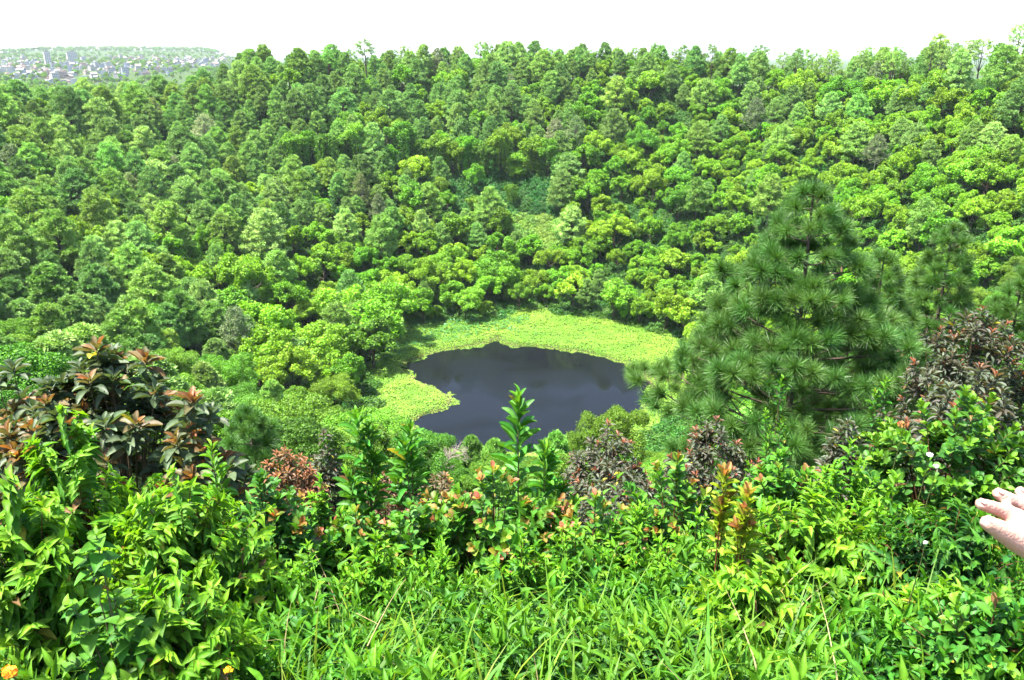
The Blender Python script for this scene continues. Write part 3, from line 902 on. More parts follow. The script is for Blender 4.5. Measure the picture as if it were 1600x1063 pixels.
TUFTS = [tuft_form(500 + k) for k in range(4)]
TUFT_ME = [t.mesh('needle_tuft', [M_NEEDLE]) for t in TUFTS]

def near_pine(label, px, py_top, depth, R, n_obj, seed, dens=1.0, skew=0.0, whorl=0.40):
    rg = np.random.default_rng(seed)
    top = at(px, py_top, depth)
    bz = gz(top[0], top[1])
    H = top[2] - bz
    e = link('pine_tree', None, loc=(top[0], top[1], bz))
    tag(e, label, 'tree', 'young pines on the near slope')
    wood = Bag()
    sp = bez(np.array([0, 0, -0.3]), np.array([0.1, 0.05, H * 0.5]), np.array([0, 0, H]), 12)
    wood.add(*tube(sp, np.linspace(0.075 * H / 5, 0.012, 12), 7))
    T = []                                             # tuft position, direction, scale
    T.append((np.array([0, 0, H - 0.02]), np.array([0, 0, 1.0]), 1.0))
    z = H - 0.18
    while z > H * 0.14:
        t = 1 - z / H
        nb = max(3, int(round((4 + 3.0 * min(1, t * 2)) * dens)))
        a0 = rg.uniform(0, 6.28)
        for b_ in range(nb):
            a = a0 + b_ * 2 * math.pi / nb + rg.normal(0, 0.2)
            Lb = R * (t ** 1.05) * 1.32 * rg.uniform(0.72, 1.1) + 0.12
            o = np.array([math.cos(a), math.sin(a), 0])
            Lb *= 1 + skew * -o[0] * t
            zz = z + rg.normal(0, 0.06)
            A = np.array([0, 0, zz])
            Bm = A + o * Lb * 0.6 + [0, 0, Lb * 0.08]
            Ct = A + o * Lb + [0, 0, Lb * rg.uniform(0.16, 0.42)]
            br = bez(A, Bm, Ct, 6)
            wood.add(*tube(br, np.linspace(0.008 + 0.010 * Lb, 0.006, 6), 4))
            T.append((Ct, norm(Ct - Bm + [0, 0, 0.3 * Lb]), rg.uniform(0.85, 1.1)))
            ns = int(Lb / 0.23)
            sgn = 1
            for q in range(ns):
                u = 0.30 + 0.62 * (q + rg.uniform(0.2, 0.8)) / max(1, ns)
                m_ = (1 - u) ** 2 * A + 2 * u * (1 - u) * Bm + u * u * Ct
                sd = np.array([-o[1], o[0], 0]) * sgn
                sgn = -sgn
                tl = Lb * 0.42 * (1.15 - u) * rg.uniform(0.7, 1.2) + 0.12
                tip = m_ + (sd * 0.85 + o * 0.55 + [0, 0, rg.uniform(0.15, 0.7)]) * tl
                wood.add(*tube(np.array([m_, (m_ + tip) / 2 - [0, 0, 0.02], tip]), [0.008, 0.006, 0.005], 4))
                T.append((tip, norm(tip - m_ + [0, 0, 0.25]), rg.uniform(0.75, 1.05)))
        z -= whorl * (0.72 + 0.62 * t)
    T = [(a_, b2, c_ * (0.78 + 0.22 * min(1.0, (H - a_[2]) / (0.25 * H)))) for a_, b2, c_ in T]
    link('trunk', wood.mesh('trunk', [M_BARK], True), e)
    # tufts: those nearest the eye as pieces of their own
    P = np.array([q[0] for q in T]); D = np.array([q[1] for q in T]); S = np.array([q[2] for q in T])
    score = (P * norm(np.array([-top[0], -top[1], 0.3 * depth]))).sum(1)
    order = np.argsort(-score)
    X, Y, Z = frames(D, rg.normal(0, 1, (len(D), 3)), 0.1, rg)
    rest = Bag()
    for n_, k in enumerate(order):
        kk = int(rg.integers(0, 4))
        if n_ < n_obj:
            o_ = link('needle_tuft', TUFT_ME[kk], e)
            o_.matrix_basis = Matrix(((X[k][0] * S[k], Z[k][0] * S[k], Y[k][0] * S[k], P[k][0]), (X[k][1] * S[k], Z[k][1] * S[k], Y[k][1] * S[k], P[k][1]),
                                      (X[k][2] * S[k], Z[k][2] * S[k], Y[k][2] * S[k], P[k][2]), (0, 0, 0, 1)))
        else:
            tb = TUFTS[kk]
            for V, Fq, c in zip(tb.V, tb.F, tb.C):
                lo = Fq.min()
                W = P[k] + S[k] * (V[:, 0:1] * X[k] + V[:, 1:2] * Z[k] + V[:, 2:3] * Y[k])
                rest.add(W, Fq - lo, c)
    if rest.n:
        tag(link('crown', rest.mesh('crown', [M_NEEDLE]), e), kind='stuff')
    return len(T)

print('tufts', near_pine('tall dark green young pine standing over the pond\'s right shore', 1272, 292, 12.5, 2.45, 300, 601, skew=0.02))
near_pine('slim young pine close behind the tall near pine on its right', 1382, 398, 15.5, 1.7, 80, 602, 0.9)
near_pine('young pine with thin pointed top above the dark red-tipped shrub', 1490, 352, 17.5, 2.1, 120, 603, 0.8)
near_pine('young pine cut off by the right edge of the photo', 1600, 428, 17, 1.9, 80, 604, 0.8)
near_pine('small dark pine top showing behind the bronze rosette shrub', 385, 640, 15, 1.0, 40, 605, 0.9)

# ------------------------------------------------------------------ shrubs and leafy plants near the camera
SHAPES = {}
def shape(kind, droop, fold, rows):
    key = (kind, droop, fold, rows)
    if key not in SHAPES:
        SHAPES[key] = leaf_shape(kind, rows, fold, droop)
    return SHAPES[key]
LEAF_ME = {}
def leaf_mesh(kind, droop, fold, w, mat):
    key = (kind, droop, fold, round(w, 2), mat.name)
    if key not in LEAF_ME:
        tv, tf, tc = shape(kind, droop, fold, 7)
        V = tv * [w, 1, 1]
        V = V * [1, 1, 1]
        LEAF_ME[key] = mesh('leaf', V, [tf], np.repeat(tc[:, None], 3, 1), [mat], None, True)
    return LEAF_ME[key]

def shrub(name, label, px, py_top, wpx, depth, spec, n_shoots, n_obj=120, seed=1, cat='shrub', group=None, ry=0.8, tips=None, low=0.25, round_=0.5, hscale=1.0):
    """a plant whose dome reaches the pixel (px, py_top) at a forward distance depth"""
    rg = np.random.default_rng(seed)
    top = at(px, py_top, depth)
    bz = gz(top[0], top[1])
    H = max(0.25, top[2] - bz) * hscale
    rx = wpx / 2 / F * math.hypot(depth, top[2] - CAMZ)
    e = link(name, None, loc=(top[0], top[1], bz))
    e.empty_display_size = 0.2
    tag(e, label, cat, group)
    # shoots
    stems = Bag()
    P, D, U_, AX, Yg = [], [], [], [], []
    if tips is None:
        tl = []
        for k in range(n_shoots):
            a = rg.uniform(0, 2 * math.pi)
            q = math.sqrt(rg.uniform(0, 1))
            zt = (1 - round_ * q * q) * rg.uniform(0.72, 1.0)
            if rg.uniform() < low:
                q = rg.uniform(0.75, 1.0); zt = rg.uniform(0.25, 0.7)
            tl.append(np.array([rx * q * math.cos(a), rx * ry * q * math.sin(a), H * zt]))
        tl[0] = np.array([0, 0, H])
    else:
        tl = tips
    for tip in tl:
        a0 = np.array([tip[0] * 0.12, tip[1] * 0.12, -0.05])
        hor = np.array([tip[0], tip[1], 0])
        mid = a0 * 0.4 + np.array([tip[0] * 0.45, tip[1] * 0.45, tip[2] * spec.get('arch', 0.75)])
        pts_ = bez(a0, mid, tip, 7)
        r0 = spec.get('stem', 0.006)
        V, Fq = tube(pts_, np.linspace(r0, r0 * 0.3, 7), 4)
        stems.add(V, Fq, spec.get('stemc', (1, 1, 1)))
        Ls = np.linalg.norm(np.diff(pts_, axis=0), axis=1).sum()
        nl = spec['n']
        span = min(0.92, spec.get('span', 0.6) / max(Ls, 1e-3))
        us = 1 - span * ((np.arange(nl) + rg.uniform(0, 0.6, nl)) / nl) ** spec.get('pack', 1.0)
        for n_, u in enumerate(us):
            pt = (1 - u) ** 2 * a0 + 2 * u * (1 - u) * mid + u * u * tip
            ax = norm(2 * (1 - u) * (mid - a0) + 2 * u * (tip - mid))
            ph = n_ * (2.39996 if spec.get('spiral', True) else math.pi) + (0 if spec.get('spiral', True) else rg.normal(0, 0.25)) + tip[0] * 9
            s1 = norm(np.cross(ax, [0.31, 0.2, 0.93])); s2 = np.cross(ax, s1)
            rad = math.cos(ph) * s1 + math.sin(ph) * s2
            age = n_ / max(1, nl - 1)
            an_ = math.radians(spec.get('a0', 30) + (spec.get('a1', 75) - spec.get('a0', 30)) * age)
            d = norm(ax * math.cos(an_) + rad * math.sin(an_) + np.array([0, 0, -spec.get('sag', 0.1)]) * (0.4 + age) + rg.normal(0, 0.12, 3))
            P.append(pt); D.append(d); U_.append(age); AX.append(ax + np.array([0, 0, 0.6])); Yg.append(rg.uniform())
    link('stem', stems.mesh('stem', [M_TWIG], True), e)
    P, D, U_, AX = np.array(P), np.array(D), np.array(U_), np.array(AX)
    n = len(P)
    X, Y, Z = frames(D, AX, 0.25, rg)
    s = spec['L'] * rg.uniform(0.75, 1.2, n) * (spec.get('tipsize', 0.6) + (1 - spec.get('tipsize', 0.6)) * np.clip(U_ * 2.2, 0, 1))
    # colour: each shoot's youngest leaves against its older ones
    old = np.asarray(spec['old'], float)[rg.integers(0, len(spec['old']), n)]
    young = np.asarray(spec['young'], float)[rg.integers(0, len(spec['young']), n)]
    nsh = len(tl)
    flush = np.repeat(rg.uniform(0, 1, nsh) < spec.get('flush', 1.0), n // nsh)
    k_ = np.clip(1 - U_ / spec.get('yspan', 0.5), 0, 1) * flush
    c = old * (1 - k_[:, None]) + young * k_[:, None]
    c = c * (1 + rg.normal(0, 0.13, (n, 1))).clip(0.6, 1.5)
    worn = rg.uniform(0, 1, n)
    c[worn < 0.010] = np.array([0.26, 0.24, 0.03]) * rg.uniform(0.6, 1.1, (int((worn < 0.010).sum()), 1))
    c[worn > 0.992] = np.array([0.14, 0.085, 0.035]) * rg.uniform(0.6, 1.1, (int((worn > 0.992).sum()), 1))
    W = P + [top[0], top[1], bz]
    eye = norm(np.array([0, 0, CAMZ]) - np.array([top[0], top[1], bz + H * 0.6]))
    score = (P * eye).sum(1) + s * 0.5
    uu, vv2, dd = project(W)
    score = np.where((uu < -20) | (uu > 1620) | (vv2 > 1085), score - 50, score)
    order = np.argsort(-score)
    nv = [int(q) for q in rg.integers(0, 3, n)]
    bends = [(spec.get('droop', 0.5) * f, spec.get('fold', 0.18)) for f in (0.4, 1.0, 1.6)]
    mat = spec.get('mat', M_LEAF)
    for k in order[:n_obj]:
        me = leaf_mesh(spec['shape'], *bends[nv[k]], spec['w'], mat)
        o_ = link('leaf', me, e)
        q = s[k]
        o_.matrix_basis = Matrix(((X[k][0] * q, Y[k][0] * q, Z[k][0] * q, P[k][0]), (X[k][1] * q, Y[k][1] * q, Z[k][1] * q, P[k][1]),
                                  (X[k][2] * q, Y[k][2] * q, Z[k][2] * q, P[k][2]), (0, 0, 0, 1)))
        o_.color = (*c[k], 1)
    rest = order[n_obj:]
    if len(rest):
        bag = Bag()
        for b_ in range(3):
            sel = np.array([k for k in rest if nv[k] == b_], int)
            if len(sel):
                tv, tf, tc = shape(spec['shape'], *bends[b_], 5)
                bag.add(*inst(tv * [spec['w'], 1, 1], tf, P[sel], X[sel], Y[sel], Z[sel], s[sel], c[sel], tc))
        tag(link('foliage', bag.mesh('foliage', [mat], True), e), kind='stuff')
    return e

LIME = dict(shape='ovate', L=0.085, w=0.42, n=20, span=0.5, a0=35, a1=80, sag=0.5, droop=0.7, spiral=False, arch=1.0, stem=0.004, stemc=(0.9, 0.6, 0.4),
            old=[(0.028, 0.105, 0.010), (0.040, 0.13, 0.010)], young=[(0.140, 0.285, 0.012), (0.100, 0.245, 0.012)], yspan=0.85, tipsize=0.65, mat=M_LEAF)
BRONZE = dict(shape='obovate', L=0.155, w=0.36, n=17, span=0.10, a0=22, a1=98, sag=0.05, droop=0.35, arch=0.6, stem=0.010, pack=0.9,
              old=[(0.050, 0.082, 0.036), (0.062, 0.088, 0.044), (0.042, 0.070, 0.030)], young=[(0.25, 0.095, 0.036), (0.19, 0.085, 0.036), (0.12, 0.095, 0.04)], yspan=0.7, flush=0.7, tipsize=0.6, mat=M_GLOSS)
DARKSM = dict(BRONZE, L=0.10, n=15, w=0.30, span=0.12, stem=0.008, flush=0.35, young=[(0.26, 0.075, 0.042), (0.21, 0.068, 0.042)], yspan=0.35,
              old=[(0.056, 0.076, 0.046), (0.070, 0.082, 0.056), (0.062, 0.056, 0.042)])
RUSTY = dict(DARKSM, L=0.085, flush=0.95, yspan=0.95, young=[(0.24, 0.105, 0.05), (0.20, 0.095, 0.05)], old=[(0.10, 0.07, 0.042), (0.08, 0.07, 0.04)])
PLUM = dict(shape='obovate', L=0.078, w=0.62, n=16, span=0.34, a0=25, a1=70, sag=0.05, droop=0.3, arch=0.85, stem=0.005, stemc=(0.9, 0.6, 0.5),
            old=[(0.036, 0.118, 0.014), (0.048, 0.145, 0.014), (0.030, 0.098, 0.016)], young=[(0.25, 0.060, 0.028), (0.22, 0.11, 0.024)], yspan=0.33, flush=0.4, tipsize=0.6, mat=M_GLOSS)
PLUMG = dict(PLUM, young=[(0.10, 0.225, 0.012), (0.08, 0.20, 0.012)], yspan=0.6, flush=0.8)
LONG = dict(shape='obovate', L=0.155, w=0.29, n=26, span=0.62, a0=22, a1=74, sag=0.02, droop=0.35, arch=0.8, stem=0.006,
            old=[(0.036, 0.135, 0.016), (0.048, 0.160, 0.016)], young=[(0.11, 0.25, 0.014), (0.055, 0.16, 0.012)], yspan=0.3, tipsize=0.5, mat=M_GLOSS)
HEART = dict(shape='heart', L=0.075, w=0.66, n=14, span=0.36, a0=50, a1=98, sag=0.12, droop=0.45, arch=0.95, stem=0.004,
             old=[(0.036, 0.125, 0.014), (0.050, 0.150, 0.014)], young=[(0.10, 0.22, 0.014)], yspan=0.5, tipsize=0.5, mat=M_LEAF)
FLAME = dict(shape='obovate', L=0.080, w=0.36, n=24, span=0.34, a0=15, a1=65, sag=0.0, droop=0.2, arch=0.95, stem=0.005, stemc=(1.2, 0.5, 0.4),
             old=[(0.18, 0.25, 0.02), (0.16, 0.24, 0.02)], young=[(0.38, 0.13, 0.07), (0.34, 0.17, 0.06)], yspan=0.4, tipsize=0.8, mat=M_LEAF)
SHORTG = dict(LONG, L=0.07, w=0.40, n=24, span=0.5, old=[(0.026, 0.105, 0.012), (0.035, 0.125, 0.012)], young=[(0.11, 0.25, 0.012), (0.09, 0.225, 0.012)], yspan=0.6, mat=M_LEAF)

LG = 'lime shrubs with drooping pointed leaves'
# farther shrubs on the slope
shrub('bronze_shrub', 'dark shrub with big bronze leaf rosettes, between the lime shrub and the forest', 150, 545, 330, 5.6, BRONZE, 130, 280, 1, ry=0.6, low=0.4, round_=0.3)
shrub('bronze_shrub', 'dark bronze rosette shrub cut by the left edge', 20, 575, 210, 5.9, BRONZE, 60, 160, 36, ry=0.7, low=0.4, round_=0.3)
shrub('bronze_shrub', 'lower end of bronze rosette shrubs, next to the small dark pine', 300, 625, 150, 5.2, BRONZE, 40, 140, 37, ry=0.7, low=0.4, round_=0.4)
shrub('red_tipped_shrub', 'dark domed shrub with red tips under the right-hand pines', 1535, 482, 190, 8.0, dict(DARKSM, arch=0.45), 210, 260, 2, ry=0.8, low=0.45, round_=0.18)
shrub('red_tipped_shrub', 'low dark grey-leaved shrub spreading below the red-tipped dome shrub', 1530, 575, 260, 7.0, dict(DARKSM, L=0.12), 90, 150, 3, low=0.3)
shrub('rusty_shrub', 'rust orange small-leaved shrub right of the bronze rosette shrub', 445, 702, 130, 8.2, RUSTY, 190, 200, 4, low=0.4)
shrub('dark_shrub', 'blackish narrow shrub between the rust orange shrub and the long-leaved plants', 505, 676, 60, 8.6, dict(DARKSM, flush=0.0), 60, 60, 5)
shrub('dry_shrub', 'brown withered shrub at the foot of the long-leaved plants', 598, 742, 110, 7.6, dict(RUSTY, young=[(0.13, 0.065, 0.04)], old=[(0.08, 0.052, 0.033)]), 70, 80, 6)
shrub('red_tipped_shrub', 'dark grey shrub with red tips left of the pine foot, nearest the pond', 950, 662, 130, 9.0, DARKSM, 130, 180, 7, low=0.4)
shrub('red_tipped_shrub', 'low dark grey shrub below the pond between two red-tipped plants', 960, 722, 170, 7.8, dict(DARKSM, flush=0.15), 90, 120, 8, low=0.35)
shrub('red_tipped_shrub', 'dark shrub with red tips in front of the tall pine foot', 1120, 655, 170, 8.0, DARKSM, 120, 180, 9, low=0.35)
shrub('dark_shrub', 'small dark grey shrub left of the glossy green right-hand shrub', 1325, 658, 90, 7.0, dict(DARKSM, flush=0.1), 60, 90, 10)
shrub('dry_shrub', 'brown low shrub behind the red-tipped round-leaved shrub', 690, 742, 130, 7.2, dict(RUSTY, flush=0.5), 60, 60, 33)
# middle row
shrub('long_leaved_plant', 'glossy long-leaved plant with green tips, left one of the pair before the pond', 558, 648, 100, 5.4, LONG, 9, 150, 11, cat='plant', low=0.3)
pt = shrub('long_leaved_plant', 'glossy long-leaved plant with one orange tip before the pond\'s left shore', 640, 668, 95, 5.1, LONG, 7, 130, 12, cat='plant', low=0.2)
shrub('long_leaved_plant', 'upright glossy plant whose tall shoot stands against the pond', 810, 622, 46, 4.7, dict(LONG, L=0.18, n=50, span=0.95, a1=64), 3, 140, 13, cat='plant', low=0.0, round_=0.6)
shrub('long_leaved_plant', 'glossy long-leaved plant low beside the tall shoot before the pond', 850, 700, 120, 5.2, LONG, 9, 140, 14, cat='plant', low=0.3)
MIDP = dict(PLUM, old=[(0.055, 0.165, 0.014), (0.075, 0.195, 0.014), (0.042, 0.135, 0.015)], young=[(0.32, 0.10, 0.06), (0.28, 0.15, 0.045), (0.15, 0.23, 0.02)], flush=0.7, yspan=0.34)
shrub('round_leaved_shrub', 'round-leaved shrub with orange-red tips in the middle above the grass', 770, 732, 260, 4.4, MIDP, 95, 280, 15, low=0.35, round_=0.35)
shrub('round_leaved_shrub', 'low shrub with coral tips in front of the dark grey shrubs', 930, 775, 170, 4.2, MIDP, 50, 160, 38, low=0.35)
shrub('round_leaved_shrub', 'low green shrub with few coral tips left of the middle shrub', 640, 790, 150, 4.1, dict(MIDP, flush=0.3), 46, 150, 39, low=0.35)
shrub('round_leaved_shrub', 'dark glossy round-leaved shrub with red buds right of the lime shrub', 410, 742, 210, 4.0, PLUM, 75, 280, 16, low=0.35)
shrub('round_leaved_shrub', 'round-leaved shrub with few pink tips left of the grass middle', 555, 800, 150, 4.2, dict(MIDP, flush=0.35), 50, 180, 17)
shrub('round_leaved_shrub', 'upright shrub with yellowish and pink tips right of the pond view', 1060, 715, 190, 4.6, dict(MIDP, young=[(0.17, 0.20, 0.02), (0.23, 0.09, 0.035)], yspan=0.45, flush=0.7), 64, 240, 18)
shrub('round_leaved_shrub', 'shrub with pinkish tips behind the two flame-coloured shoots', 1225, 708, 190, 4.7, dict(MIDP, young=[(0.22, 0.08, 0.04), (0.13, 0.20, 0.02)], flush=0.6), 60, 220, 19)
shrub('yellow_green_shrub', 'tall thin yellow-green shrub in front of the big pine trunk', 1222, 590, 80, 6.0, SHORTG, 14, 150, 20, low=0.4)
shrub('yellow_green_shrub', 'thin yellow-green shrub rising left of the glossy right-hand shrub', 1385, 592, 80, 5.6, SHORTG, 12, 120, 21, low=0.4)
shrub('glossy_shrub', 'large glossy green shrub with rounded leaves at the right edge', 1510, 610, 300, 4.6, PLUMG, 190, 300, 22, low=0.6, round_=0.35)
shrub('whorled_plant', 'fresh green upright plant beside the bronze rosette shrub', 330, 700, 70, 4.3, dict(LONG, L=0.12, old=[(0.04, 0.14, 0.014)], young=[(0.11, 0.25, 0.014)], yspan=0.7), 6, 100, 23, cat='plant')
SPRIG = dict(shape='ovate', L=0.075, w=0.40, n=18, span=0.42, a0=30, a1=78, sag=0.12, droop=0.5, arch=0.85, stem=0.004, stemc=(0.8, 0.9, 0.4),
             old=[(0.045, 0.150, 0.012), (0.060, 0.175, 0.012)], young=[(0.13, 0.29, 0.014), (0.10, 0.25, 0.014)], yspan=0.7, tipsize=0.55, mat=M_LEAF)
FRESH = dict(SPRIG, shape='lance', w=0.30, L=0.085)
for k, (px, py, w_, d_, sp, n_, lb) in enumerate((
        (480, 850, 150, 3.5, SPRIG, 30, 'light green sprig shrub at the left end of the grass'),
        (585, 835, 130, 3.6, FRESH, 26, 'narrow-leaved light green sprigs below the long-leaved pair'),
        (690, 845, 150, 3.7, SPRIG, 28, 'light green sprig shrub below the coral-tipped middle shrub'),
        (815, 838, 140, 3.6, FRESH, 26, 'narrow-leaved light green sprigs below the upright shoot'),
        (900, 815, 150, 3.9, SPRIG, 30, 'light green sprig shrub below the dark grey shrubs'),
        (1000, 790, 150, 4.0, FRESH, 30, 'narrow-leaved light green sprigs left of the flame shoots'),
        (1090, 800, 150, 3.7, SPRIG, 30, 'light green sprig shrub at the foot of the flame shoots'),
        (1330, 690, 130, 4.5, SPRIG, 34, 'light green sprig shrub behind the lime shrub on the right'),
        (1400, 745, 170, 3.9, FRESH, 36, 'narrow-leaved light green sprigs below the white flowers'),
        (1290, 730, 120, 4.2, FRESH, 26, 'narrow-leaved light green sprigs right of the flame shoots'),
        (500, 745, 110, 4.5, SPRIG, 24, 'light green sprig shrub in front of the rust orange shrub'),
        (1480, 905, 170, 2.8, FRESH, 34, 'narrow-leaved green sprigs low under the hand'))):
    shrub('sprig_shrub', lb, px, py, w_, d_, sp, n_, 130, 120 + k, low=0.35)
# near row
shrub('lime_shrub', 'tall lime shrub with drooping leaves below the bronze rosettes', 95, 640, 270, 3.7, LIME, 120, 280, 24, group=LG, low=0.4, round_=0.6)
shrub('lime_shrub', 'lime shrub with drooping leaves beside the dark round-leaved shrub', 270, 735, 290, 3.3, LIME, 120, 280, 25, group=LG, low=0.4)
shrub('lime_shrub', 'lime shrub with drooping leaves cut by the left edge', 15, 745, 210, 2.9, LIME, 90, 180, 26, group=LG, low=0.4)
shrub('lime_shrub', 'low lime shrub with drooping leaves nearest the bottom left', 275, 885, 250, 2.45, dict(LIME, L=0.075), 100, 280, 27, group=LG, low=0.4)
shrub('lime_shrub', 'lime shrub with drooping leaves below the pinkish-tipped shrub', 1270, 775, 260, 3.5, LIME, 120, 280, 28, group=LG, low=0.4)
shrub('lime_shrub', 'low lime shrub with drooping leaves below the flame-coloured shoots', 1190, 880, 220, 2.9, LIME, 80, 240, 29, group=LG, low=0.4)
shrub('broad_leaved_plant', 'broad-leaved plant with heart-shaped leaves among the lime shrubs', 150, 835, 190, 2.35, HEART, 34, 200, 30, cat='plant', low=0.4)
shrub('flame_shoot_plant', 'yellow shoot with flame orange tip, taller one of two', 1132, 744, 34, 3.45, FLAME, 4, 96, 31, cat='plant', low=0.0, round_=0.1)
shrub('flame_shoot_plant', 'yellow shoot with flame orange tip, shorter one of two', 1168, 774, 34, 3.35, FLAME, 4, 96, 32, cat='plant', low=0.0, round_=0.1)
shrub('dark_green_shrub', 'deep green shrub below the pointing hand', 1500, 790, 300, 3.3, dict(LIME, L=0.075, old=[(0.018, 0.075, 0.012), (0.024, 0.092, 0.012)], young=[(0.055, 0.160, 0.012)], yspan=0.4), 140, 300, 34, low=0.4)
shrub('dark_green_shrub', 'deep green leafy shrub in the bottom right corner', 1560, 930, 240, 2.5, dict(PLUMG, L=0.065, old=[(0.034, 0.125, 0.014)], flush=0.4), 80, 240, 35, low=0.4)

# grass and herbs that cover the near slope
def grass(name, label, n, xr, yr, hr, wid, cols, seed, lean=0.5, dens=None):
    rg = np.random.default_rng(seed)
    x = rg.uniform(*xr, n); y = rg.uniform(*yr, n)
    if dens is not None:
        ok = rg.uniform(0, 1, n) < dens(x, y)
        x, y = x[ok], y[ok]
    n = len(x)
    z = ground(x, y) - 0.02
    h = rg.uniform(*hr, n)
    a = rg.uniform(0, 2 * math.pi, n)
    o = np.stack([np.cos(a), np.sin(a), np.zeros(n)], 1)
    sd = np.stack([-np.sin(a), np.cos(a), np.zeros(n)], 1)
    ln = rg.uniform(0.15, lean, n) * h
    rows = 6
    t = np.linspace(0, 1, rows)
    base = np.stack([x, y, z], 1)
    cen = base[:, None] + o[:, None] * (ln[:, None] * t[None] ** 2.2)[..., None] * 1.4 + np.array([0, 0, 1.0])[None, None] * (h[:, None] * (t - 0.32 * (ln / h)[:, None] * t ** 3)[:])[..., None]
    wt = wid * rg.uniform(0.7, 1.3, n)[:, None] * (np.sin(np.pi * (0.12 + 0.88 * t) ** 0.8))[None]
    Lf = cen - sd[:, None] * wt[..., None] / 2
    Rt = cen + sd[:, None] * wt[..., None] / 2
    V = np.stack([Lf, Rt], 2).reshape(-1, 3)
    b0 = (np.arange(n) * rows * 2)[:, None] + (np.arange(rows - 1) * 2)[None]
    Fq = np.stack([b0, b0 + 1, b0 + 3, b0 + 2], -1).reshape(-1, 4)
    c = np.repeat(colmix(cols, n, rg, 0.18), rows * 2, 0)
    tag(link(name, mesh(name, V, [Fq], c, [M_GRASS], None, True)), label, 'grass', kind='stuff')

def open_mid(x, y):
    """the grassy gap between the shrubs, thinning towards them"""
    e = 1 - sstep(2.6, 3.6, y + 0.15 * np.sin(x * 3)) * 0.93
    lft = sstep(-1.15, -0.75, x / np.maximum(y, 0.5) * 2.4)
    rgt = 1 - 0.8 * sstep(0.9, 1.5, x / np.maximum(y, 0.5) * 2.4)
    pat = 0.55 + 0.45 * wobble(x, y, 3.1)
    return e * (0.12 + 0.88 * lft) * rgt * pat
G_GR = [(0.062, 0.150, 0.009), (0.090, 0.19, 0.010), (0.045, 0.120, 0.009), (0.13, 0.19, 0.015)]
grass('grass', 'long bright green grass blades covering the near slope', 9000, (-2.4, 3.4), (1.2, 4.4), (0.16, 0.46), 0.010, G_GR, 71, dens=open_mid)
grass('broad_grass', 'wide bladed grass tufts among the herbs', 2400, (-1.6, 2.8), (1.3, 3.6), (0.16, 0.40), 0.019, [(0.045, 0.145, 0.011), (0.07, 0.18, 0.012)], 72, 0.9, dens=open_mid)
grass('dry_grass', 'straw coloured dry stalks scattered in the grass', 60, (-1.4, 2.4), (1.5, 3.6), (0.25, 0.5), 0.006, [(0.30, 0.25, 0.12), (0.24, 0.20, 0.09)], 73, 0.8)

def herbs(name, label, n, xr, yr, hr, spec, seed, dens=None):
    rg = np.random.default_rng(seed)
    x = rg.uniform(*xr, n); y = rg.uniform(*yr, n)
    if dens is not None:
        ok = rg.uniform(0, 1, n) < dens(x, y); x, y = x[ok], y[ok]; n = len(x)
    z = ground(x, y)
    h = rg.uniform(*hr, n) * (0.75 + 0.55 * wobble(x, y, 4.3, seed))
    h = np.maximum(h, 0.05)
    nl = spec['n']
    k = np.tile(np.arange(nl), n)
    f = 1 - k / nl * 0.85
    ph = np.repeat(rg.uniform(0, 6.28, n), nl) + k * 2.39996
    lx = np.repeat(rg.normal(0, 0.2, n), nl); ly = np.repeat(rg.normal(0, 0.2, n), nl)
    hh = np.repeat(h, nl)
    P = np.stack([np.repeat(x, nl) + lx * hh * f, np.repeat(y, nl) + ly * hh * f, np.repeat(z, nl) + hh * f], 1)
    el = np.radians(spec['a0'] + (spec['a1'] - spec['a0']) * (k / nl))
    D = np.stack([np.cos(ph) * np.sin(el), np.sin(ph) * np.sin(el), np.cos(el)], 1) + rg.normal(0, 0.15, (len(P), 3))
    X, Y, Z = frames(D, None, 0.3, rg)
    s = spec['L'] * rg.uniform(0.6, 1.25, len(P))
    kk = np.clip(1 - k / nl * 2, 0, 1)[:, None]
    c = colmix(spec['old'], len(P), rg, 0.15) * (1 - kk) + colmix(spec['young'], len(P), rg, 0.12) * kk
    c = c * np.repeat(1 + 0.30 * wobble(x, y, 3.7, seed * 1.7), nl)[:, None] * np.repeat(1 + np.column_stack([0.25 * wobble(x, y, 2.3, seed), 0 * x, 0 * x]), nl, 0)
    tv, tf, tc = shape(spec['shape'], 0.6, 0.18, 5)
    bag = Bag()
    bag.add(*inst(tv * [spec['w'], 1, 1], tf, P, X, Y, Z, s, c, tc))
    tag(link(name, bag.mesh(name, [M_GRASS], True)), label, 'ground cover', kind='stuff')

herbs('ground_cover', 'lance-leaved green herbs mixed with the grass', 5600, (-4.4, 5.2), (0.9, 4.6), (0.08, 0.36),
      dict(shape='lance', L=0.085, w=0.26, n=9, a0=15, a1=95, old=[(0.028, 0.115, 0.012), (0.038, 0.13, 0.014)], young=[(0.075, 0.20, 0.012)]), 81)
herbs('leafy_ground_cover', 'small oval-leaved herbs low in the grass', 2600, (-2.4, 3.2), (1.1, 4.2), (0.06, 0.26),
      dict(shape='ovate', L=0.055, w=0.46, n=10, a0=25, a1=100, old=[(0.020, 0.085, 0.012), (0.028, 0.10, 0.012)], young=[(0.06, 0.17, 0.012)]), 83)
grass('tall_grass', 'thin arching grass blades standing above the herbs', 420, (-1.8, 3.0), (1.4, 3.8), (0.28, 0.52), 0.007, G_GR, 74, 1.2, dens=open_mid)
herbs('undergrowth', 'mixed leafy undergrowth on the slope under the shrubs', 5600, (-11, 12), (3.0, 15.0), (0.2, 0.7),
      dict(shape='ovate', L=0.09, w=0.4, n=8, a0=20, a1=95, old=[(0.02, 0.085, 0.012), (0.028, 0.10, 0.012)], young=[(0.055, 0.16, 0.012)]), 82)
print('OBJECTS', len(bpy.data.objects))

